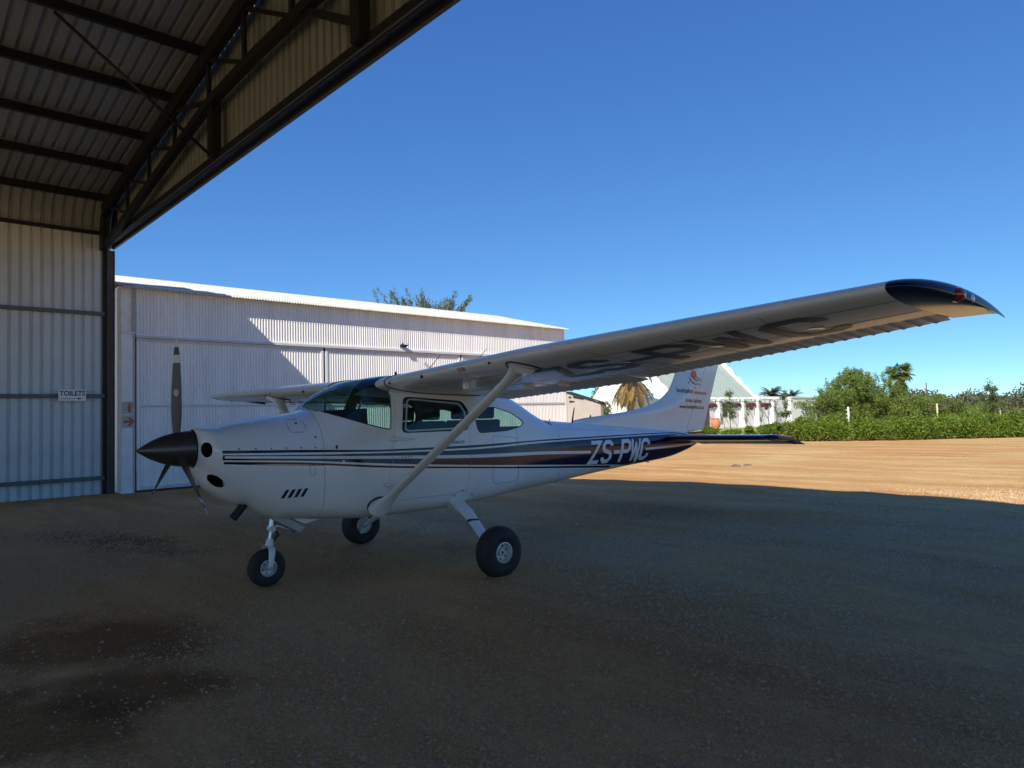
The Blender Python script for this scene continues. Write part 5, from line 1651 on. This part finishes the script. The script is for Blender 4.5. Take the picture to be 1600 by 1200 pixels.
    closed_loft([strut_sec(sb + d * s, c, t) for s, c, t in ((-.035, .25, .20), (-.012, .235, .16), (.02, .19, .11), (.06, .15, .075), (.10, .128, .061))], 'lower_strut_fairing', W, strut, 60)
    e = [(2.055 + .125 * math.cos(a), .712 + .075 * math.sin(a)) for a in np.linspace(0, 2 * math.pi, 30)]
    MB().tube([skin_pt(a, b, .003, sd) for a, b in e], .009, 6).build('strut_seal', M['trim'], strut)
    # main gear leg, fairing plate, wheel
    leg = closed_loft([[(x + c / 2 * math.cos(a), -sd * p + sd * 0, z) if 0 else (x + c / 2 * math.cos(a), -sd * (p + tt * math.sin(a) * .75), z + tt * math.sin(a) * .6) for a in np.linspace(0, 2 * math.pi, 18, endpoint=False)]
        for x, p, z, c, tt in ((3.045, .30, .655, .20, .022), (3.035, .48, .635, .19, .022), (3.00, .66, .575, .165, .022), (2.95, .92, .435, .135, .02), (2.905, 1.12, .315, .115, .018), (2.885, 1.24, .245, .10, .016))], 'main_gear_leg', W, plane, 50)
    mb = MB().prism([(2.915, .70), (2.945, .765), (3.06, .80), (3.21, .735), (3.19, .69), (3.10, .635), (3.07, .57), (2.93, .60)], lambda a, b, q: (a, -sd * q, b), .40, .55)
    mb2 = MB()
    poly = [(2.90, .665), (2.945, .74), (3.05, .785), (3.215, .725), (3.12, .655), (3.08, .60), (2.945, .60)]
    V = []
    for a, b in poly: V.append(skin_pt(a, max(b, .60), .010, sd))
    lowr = [(2.935, .70, .53), (3.09, .70, .515)]
    V += [(a, -sd * p, z) for a, p, z in lowr]
    mb2.add(V, [(0, 1, 2, 3, 4, 5, 6), (6, 5, 8, 7), (0, 6, 7), (5, 4, 8)])
    ob = mb2.build('gear_leg_fairing', W, leg, fix=True)
    smd = ob.modifiers.new('thick', 'SOLIDIFY'); smd.thickness = .006
    mb = MB()
    for a, b in ((2.95, .725), (3.05, .765), (3.19, .72)): mb.lathe([(-.003, .008), (.003, .008)], skin_pt(a, b, .015, sd), 'y', 8)
    mb.build('fairing_screw', M['dark_metal'], leg)
    MB().bar((2.885, -sd * .85, .492), (3.02, -sd * .85, .482), .012, .034, up=(0, -sd * .65, .76)).build('leg_step_band', M['trim'], leg)
def wheel(name, c, R, hw, rr, parent):
    wv = bpy.data.objects.new(name, None); link(wv, parent); wv.location = c
    prof = []
    for a in np.linspace(-1, 1, 25):
        t = a * math.pi * .5
        prof.append((hw * math.copysign(abs(math.sin(t))**.75, t), rr + (R - rr) * abs(math.cos(t))**.55))
    prof = [(-hw * .62, rr * .98), (-hw * .80, rr * 1.02)] + [(o, max(r_, rr * 1.04)) for o, r_ in prof[1:-1]] + [(hw * .80, rr * 1.02), (hw * .62, rr * .98)]
    MB().lathe(prof, (0, 0, 0), 'y', 48, cap=False).build('tyre', M['rubber'], wv, smooth=True, angle=60)
    mb = MB()
    for s in (1, -1):
        mb.lathe([(s * hw * .30, rr * 1.0), (s * hw * .60, rr * 1.0), (s * hw * .82, rr * 1.03), (s * hw * .84, rr * .93), (s * hw * .55, rr * .84), (s * hw * .34, rr * .80), (s * hw * .30, rr * .40), (s * hw * .55, rr * .34), (s * hw * .56, rr * .16), (s * hw * .40, rr * .12), (s * hw * .40, rr * .01)], (0, 0, 0), 'y', 32, cap=False)
    mb.build('rim', M['rim'], wv, smooth=True, angle=25)
    mb = MB()
    for s in (1, -1):
        for k in range(6):
            a = k * math.pi / 3 + .3
            mb.lathe([(s * hw * .31, .0), (s * hw * .37, rr * .10), (s * hw * .40, rr * .10)], (rr * .62 * math.cos(a), 0, rr * .62 * math.sin(a)), 'y', 8)
        mb.lathe([(s * hw * .57, rr * .13), (s * hw * .575, rr * .02)], (0, 0, 0), 'y', 12)
    mb.build('wheel_bolt', M['black'], wv)
    return wv
for sd in (1, -1):
    wheel('main_wheel', (2.872, -sd * 1.352, .243), .246, .105, .098, plane)
    mb = MB().tube([(2.885, -sd * 1.20, .25), (2.872, -sd * 1.36, .243)], .028, 12); mb.lathe([(0, .085), (.012, .085)], (2.872, -sd * 1.27, .243), 'y', 20); mb.box((2.80, -sd * 1.25 - .02, .15), (2.87, -sd * 1.25 + .02, .22))
    mb.build('brake_assembly', M['grey_part'], plane, smooth=True, angle=35)

# --- nose gear
ng = bpy.data.objects.new('nose_gear', None); link(ng, plane)
wheel('nose_wheel', (1.127, 0, .176), .178, .066, .078, plane)
MB().tube([(1.205, 0, .70), (1.180, 0, .545)], .034, 14).build('oleo_cylinder', M['steel'], ng, smooth=True, angle=40)
MB().tube([(1.186, 0, .56), (1.158, 0, .40)], .022, 14).build('oleo_piston', M['steel'], ng, smooth=True, angle=40)
mb = MB().tube([(1.165, 0, .44), (1.152, 0, .375)], [.032, .042], 14); mb.tube([(1.176, -.045, .535), (1.176, .045, .535)], .030, 12)
mb.build('strut_collar', W, ng, smooth=True, angle=40)
for sd in (1, -1):
    P = [(1.152, -sd * .02, .385), (1.148, -sd * .066, .372), (1.146, -sd * .092, .335), (1.138, -sd * .094, .25), (1.127, -sd * .092, .168)]
    secs = []
    for (x, p, z), c in zip(P, (.05, .062, .066, .056, .045)):
        secs.append([(x + c / 2 * math.cos(a), p + .011 * math.sin(a), z + .0 * math.sin(a)) for a in np.linspace(0, 2 * math.pi, 14, endpoint=False)])
    closed_loft(secs, 'fork', W, ng, 50)
MB().tube([(1.127, -.105, .176), (1.127, .105, .176)], .02, 12).build('axle', M['steel'], ng, smooth=True, angle=40)
mb = MB().bar((1.20, 0, .53), (1.245, 0, .47), .035, .012); mb.bar((1.245, 0, .47), (1.178, 0, .40), .035, .012)
mb.build('torque_link', M['dark_metal'], ng)
MB().tube([(1.20, -.05, .57), (1.36, -.055, .50), (1.385, -.055, .48)], .011, 8).build('steering_rod', M['steel'], ng, smooth=True)
# wedge shaped fairing behind the strut
V = [(1.10, .14, .665), (1.10, -.14, .665), (1.185, .14, .705), (1.185, -.14, .705), (1.45, .14, .525), (1.45, -.14, .525), (1.40, .14, .485), (1.40, -.14, .485), (1.50, .14, .62), (1.50, -.14, .62)]
mb = MB().add(V[:8], [(0, 1, 7, 6), (2, 4, 5, 3), (0, 2, 3, 1), (4, 6, 7, 5), (0, 6, 4, 2), (1, 3, 5, 7)])
mb.build('nose_gear_fairing', M['grey_part'], plane)
mb = MB().add([(1.185, .12, .70), (1.185, -.12, .70), (1.46, .12, .56), (1.46, -.12, .56), (1.70, .10, .60), (1.70, -.10, .60), (1.46, .12, .66), (1.46, -.12, .66)], [(0, 2, 3, 1), (2, 4, 5, 3), (0, 6, 4, 2), (1, 3, 5, 7)])
mb.build('tunnel_fairing', W, plane)

# --- propeller
pr_ = bpy.data.objects.new('propeller', None); link(pr_, plane); pr_.location = (.33, 0, 1.333)
sp = pchip([0, .1, .25, .5, .75, 1.0], [0.006, .2, .46, .76, .93, 1.0])
prof = [(-.33 + .455 * t, .163 * float(sp(t))) for t in np.linspace(0, 1, 30)] + [(.128, .158)]
MB().lathe(prof, (0, 0, 0), 'x', 48).build('spinner', M['spinner'], pr_, smooth=True, angle=50)
MB().lathe([(.131, .160), (.146, .160)], (0, 0, 0), 'x', 40).build('spinner_backplate', M['trim'], pr_)
rr_ = np.array([.13, .18, .26, .36, .48, .60, .72, .82, .90, .945, .965, .975])
cc_ = pchip([.13, .2, .36, .5, .65, .8, .9, .95, .975], [.058, .072, .090, .091, .083, .066, .047, .033, .012])
tt_ = pchip([.13, .2, .4, .7, .975], [.05, .034, .02, .013, .006])
bb_ = pchip([.13, .3, .5, .75, .975], [66, 60, 50, 40, 33])
def blade_mesh():
    V, F, mi = [], [], []
    R2 = np.concatenate([np.linspace(.13, .75, 22), [.765, .7651, .80, .835, .8351, .87, .905, .9051], np.linspace(.92, .975, 8)])
    n = 18
    for r_ in R2:
        c, t, b = float(cc_(r_)), float(tt_(r_)), math.radians(float(bb_(r_)))
        for k in range(n):
            a = 2 * math.pi * k / n
            u = math.cos(a) * c / 2; v = math.sin(a) * t / 2 * (1.0 if math.sin(a) > 0 else .5) * (1 - .3 * math.cos(a))
            # u along chord: pitch b from the disc plane (y) towards axis (x)
            V.append((-u * math.sin(b) + v * math.cos(b), u * math.cos(b) + v * math.sin(b), r_))
    F = grid_faces(len(R2), n, True)
    for f in F:
        r_ = (V[f[0]][2] + V[f[2]][2]) / 2
        mi.append(2 if .765 < r_ < .835 or r_ > .905 else (1 if .835 <= r_ <= .905 else 0))
    F.append(tuple((len(R2) - 1) * n + k for k in range(n))); mi.append(2)
    me = new_mesh('propeller_blade', V, F, [M['blade'], M['blade_green'], M['blade_white']], True, mi)
    bm = bmesh.new(); bm.from_mesh(me); bmesh.ops.recalc_face_normals(bm, faces=bm.faces); bm.to_mesh(me); bm.free()
    me.polygons.foreach_set("use_smooth", np.ones(len(me.polygons), dtype=bool))
    return me
bme = blade_mesh()
for k in range(3):
    ob = obj('propeller_blade', bme, pr_)
    ob.rotation_euler = (math.radians(120 * k + .8), 0, 0)
    b = math.radians(50)
    st_ = MB().lathe([(-.002, .022), (.002, .022)], (0, 0, 0), 'x', 18).build('blade_sticker', M['sign_faded'], pr_)
    st_.matrix_local = Matrix.Rotation(math.radians(120 * k + .8), 4, 'X') @ Matrix.Translation((-.0065 * math.cos(b), -.0065 * math.sin(b), .50)) @ Matrix.Rotation(b + math.pi, 4, 'Z') @ Matrix.Diagonal((1, 1, 1.5, 1))

# --- fin and rudder
zl = [1.12, 1.25, 1.40, 1.47, 1.50, 1.535, 1.57, 1.605, 1.64, 1.69, 1.737, 1.81, 1.892, 2.0, 2.145, 2.4, 2.65, 2.72, 2.745]
le_ = pchip([1.12, 1.47, 1.473, 1.57, 1.64, 1.737, 1.892, 2.145, 2.65, 2.72, 2.745], [5.32, 5.335, 5.345, 6.392, 6.897, 7.228, 7.495, 7.676, 8.00, 8.10, 8.25])
te_ = pchip([1.12, 1.237, 2.30, 2.65, 2.72, 2.745], [8.31, 8.375, 8.888, 9.055, 9.03, 8.92])
def fin_half(x, le, te):
    u = (x - le) / (te - le); d = x - le
    nosew = min(1.0, d / .45)**.6
    return max(.002, .062 * nosew * (1 - max(0, (u - .45) / .55))**.9)
def fin_sec(z, a, b, n=26):
    le, te = float(le_(z)), float(te_(z))
    hinge = te - .40 - .08 * (2.75 - z) / 1.5
    lo, hi = (le, hinge) if a == 0 else (hinge + .008, te)
    xs = lo + (hi - lo) * (1 - np.cos(np.linspace(0, math.pi / 2, n))) if a == 0 else np.linspace(lo, hi, n)
    L = [(x, -fin_half(x, le, te), z) for x in xs]
    Rr = [(x, fin_half(x, le, te), z) for x in xs[::-1]]
    return L + Rr
fin = closed_loft([fin_sec(z, 0, 0) for z in zl], 'tail_fin', W, plane, 40)
rud = closed_loft([fin_sec(z, 1, 0, 10) for z in zl[1:]], 'rudder', W, plane, 40)
MB().box((7.93, -.05, 1.20), (8.36, .05, 1.232)).build('rudder_foot', NV, rud)
def on_fin(V, F, name, m, x0, z0, s, slant=0.0, drop=0.0):
    out = []
    for v in V:
        x, z = x0 + v[0] * s + v[1] * s * slant, z0 + v[1] * s + drop * v[0] * s
        le, te = float(le_(z)), float(te_(z))
        out.append((x, -fin_half(x, le, te) - .004, z))
    obj(name, new_mesh(name, out, F, m), fin)
def fit_text(s, width, bold=0.0):
    V, F = text_mesh(s, 1.0, bold); k = width / max(v[0] for v in V); return V, F, k
V, F, k = fit_text('bushpilot', .40, .01); on_fin(V, F, 'fin_lettering', M['sign_black'], 7.66, 1.865, k, drop=-.05)
V, F, k = fit_text('adventures', .40, .01); on_fin(V, F, 'fin_lettering', M['orange'], 8.10, 1.838, k, drop=-.05)
V, F, k = fit_text('FLYING SAFARIS', .49, .01); on_fin(V, F, 'fin_lettering', M['sign_black'], 7.85, 1.705, k, drop=-.03)
V, F, k = fit_text('www.bushpilot.co.za', .73, .01); on_fin(V, F, 'fin_lettering', M['sign_black'], 7.69, 1.612, k, drop=-.03)
def disc(cx, cz, r0, a0=0, a1=360, n=26):
    P = [(cx + r0 * math.cos(math.radians(a)), cz + r0 * math.sin(math.radians(a))) for a in np.linspace(a0, a1, n)]
    return P, [tuple(range(n))]
V, F = disc(0, 0, .075, -35, 200); on_fin(V, F, 'logo_sun', M['orange'], 8.10, 2.135, 1.0)
def swoosh(pts, w): 
    Lf, Rt = strip(pts, w); V = []
    for i, (a, b) in enumerate(zip(Lf, Rt)):
        t = i / (len(Lf) - 1); c = (a + b) / 2; g = math.sin(math.pi * min(1, .12 + t * .88)); V += [tuple(c + (a - c) * g), tuple(c + (b - c) * g)]
    return V, [(2 * j, 2 * j + 1, 2 * j + 3, 2 * j + 2) for j in range(len(pts) - 1)]
for pts, w_, m in ((([(-.085, .03), (-.05, -.02), (0, -.055), (.07, -.075), (.14, -.078), (.24, -.09)]), .026, M['red']), (([(-.12, -.025), (-.09, -.08), (-.03, -.125), (.05, -.15), (.12, -.155)]), .026, M['red']), (([(.04, -.03), (.10, -.035), (.16, -.055), (.22, -.07)]), .014, M['sign_black']), (([(.0, -.10), (.08, -.12), (.16, -.15), (.26, -.16)]), .008, M['sign_black'])):
    V, F = swoosh(pts, w_); on_fin(V, F, 'logo_swoosh', m, 8.10, 2.135, 1.0)
V, F = disc(-.14, -.12, .014); on_fin(V, F, 'logo_dot', M['red'], 8.10, 2.135, 1.0)
V, F = swoosh([(.02, -.17), (.025, -.20), (.02, -.225)], .018); on_fin(V, F, 'logo_dot', M['sign_black'], 8.10, 2.135, 1.0)

# --- stabiliser and elevator
def sym(xc, t): return 5 * t * (0.2969 * np.sqrt(xc) - 0.126 * xc - 0.3516 * xc**2 + 0.2843 * xc**3 - 0.1036 * xc**4)
DR = math.radians(15)
for sd in (1, -1):
    secs = []
    for p in (.02, .3, .8, 1.3, 1.70):
        le = 7.20 + .06 * p / 1.7; te = 7.80 - .02 * p
        c = te - le; z0 = 1.168 + .006 * p
        xs = c * (1 - np.sin(np.linspace(0, math.pi / 2, 16)))
        hh = [max(.004, float(sym(min(1, x / (c * 1.75)), .10)) * c * 1.75) for x in xs]
        up = [(le + x, -sd * p, z0 - .05 * x + h) for x, h in zip(xs, hh)]
        lo = [(le + x, -sd * p, z0 - .05 * x - h) for x, h in zip(xs[::-1], hh[::-1])]
        secs.append(up + lo[1:])
    stb = closed_loft(secs, 'stabiliser', NV, plane, 40)
    secs = []
    for p in (.14, .3, .8, 1.3, 1.70):
        hx = 7.808 - .02 * p; te = 8.20 - .04 * (p / 1.7) + (.03 if p < .2 else 0)
        L = te - hx; z0 = 1.168 + .006 * p - .031
        up, lo = [], []
        for u in np.linspace(1, 0, 7):
            h = .034 * (1 - u)**.8 + .004
            x, z = hx + u * L * math.cos(DR), z0 - u * L * math.sin(DR)
            up.append((x, -sd * p, z + h)); lo.append((x, -sd * p, z - h))
        secs.append(up + lo[::-1])
    elv = closed_loft(secs, 'elevator', NV, stb, 40)
    secs = []
    for p, k in ((1.705, 1.0), (1.76, 1.0), (1.80, .88), (1.825, .6)):
        x0, x1 = 7.30 + (1 - k) * .25, 8.155
        xs = (x1 - x0) * (1 - np.sin(np.linspace(0, math.pi / 2, 14)))
        L_ = x1 - x0
        zz = lambda x: 1.145 - (x0 + x - 7.80) * math.tan(DR) * (1 if x0 + x > 7.8 else .35)
        hh = [max(.004, float(sym(min(1, x / L_), .085)) * L_ * k) for x in xs]
        up = [(x0 + x, -sd * p, zz(x) + h) for x, h in zip(xs, hh)]
        lo = [(x0 + x, -sd * p, zz(x) - h) for x, h in zip(xs[::-1], hh[::-1])]
        secs.append(up + lo[1:])
    closed_loft(secs, 'elevator_horn', NV, stb, 40)

# --- aerials and small fittings
mb = MB().tube([(5.335, 0, 1.44), (5.36, 0, 1.56), (5.385, 0, 1.645)], [.016, .012, .008], 8, ell=(.5, (1, 0, 0)))
mb.build('blade_aerial', M['black'], plane, smooth=True)
for a, b in (((2.74, -.3, 2.0), (2.97, -.3, 2.24)), ((3.36, -.1, 1.95), (3.80, -.1, 2.37))):
    MB().tube([a, b], [.006, .003], 6).build('whip_aerial', M['dark_metal'], plane)
MB().tube([(2.52, -.1, 2.01), (2.53, -.1, 2.06)], .012, 8).build('air_probe', M['dark_metal'], plane, smooth=True)
MB().tube([(6.9, 0, .85), (6.9, 0, .82), (6.96, 0, .81)], .008, 6).build('tie_down_ring', M['steel'], plane)
MB().tube([(5.0, 0, .70), (5.0, 0, .665)], .01, 6).build('belly_drain', M['black'], plane)
MB().tube([(4.9, -.0, 1.46), (4.92, 0, 1.50)], .006, 6).build('roof_stub', M['black'], plane)

# --- cabin interior
cab = bpy.data.objects.new('cabin_interior', None); link(cab, plane)
MB().box((1.50, -.42, .74), (3.55, .42, .77)).build('cabin_floor', M['panel'], cab)
V = [(1.64, .34, 1.57), (1.64, -.34, 1.57), (1.97, .45, 1.665), (1.97, -.45, 1.665), (2.0, .46, 1.12), (2.0, -.46, 1.12), (1.64, .44, 1.1), (1.64, -.44, 1.1)]
MB().add(V, [(0, 1, 3, 2), (2, 3, 5, 4), (0, 6, 7, 1), (0, 2, 4, 6), (1, 7, 5, 3), (6, 4, 5, 7)]).build('instrument_panel', M['panel'], cab)
for sd in (1, -1):
    for x, m in ((2.72, M['seat']), (3.48, M['seat'])):
        s = bpy.data.objects.new('cabin_seat', None); link(s, plane); s.location = (x, -sd * .255, 0)
        MB().prism(round_poly([(-.42, .93), (-.42, 1.04), (.02, 1.02), (.02, .90)], .04), lambda a, b, q: (a, q, b), -.21, .21).build('seat_cushion', m, s)
        MB().prism(round_poly([(-.02, .98), (.10, 1.52), (.20, 1.52), (.12, .95)], .04), lambda a, b, q: (a, q, b), -.21, .21).build('seat_back', m, s)
        MB().prism(round_poly([(.10, 1.53), (.115, 1.68), (.19, 1.68), (.19, 1.53)], .04), lambda a, b, q: (a, q, b), -.11, .11).build('headrest', m, s)
        MB().box((-.35, -.18, .76), (0, .18, .92)).build('seat_base', M['panel'], s)
    MB().tube([(2.02, -sd * .25, 1.32), (2.14, -sd * .25, 1.32)], .014, 8).build('control_column', M['black'], cab)
    MB().tube([(2.14, -sd * .25 - .13, 1.40), (2.14, -sd * .25 - .12, 1.30), (2.14, -sd * .25 + .12, 1.30), (2.14, -sd * .25 + .13, 1.40)], .014, 8).build('control_yoke', M['black'], cab)
MB().box((2.06, .28, 1.44), (2.16, .46, 1.56)).build('door_pocket', M['seat_blue'], cab)
MB().box((2.34, -.42, 1.955), (3.6, .42, 1.965)).build('headliner', M['panel'], cab)
MB().box((3.60, -.40, .80), (3.64, .40, 1.20)).build('rear_bulkhead', M['panel'], cab)
MB().box((3.66, -.30, 1.18), (4.6, .30, 1.20)).build('baggage_shelf', M['interior'], cab)
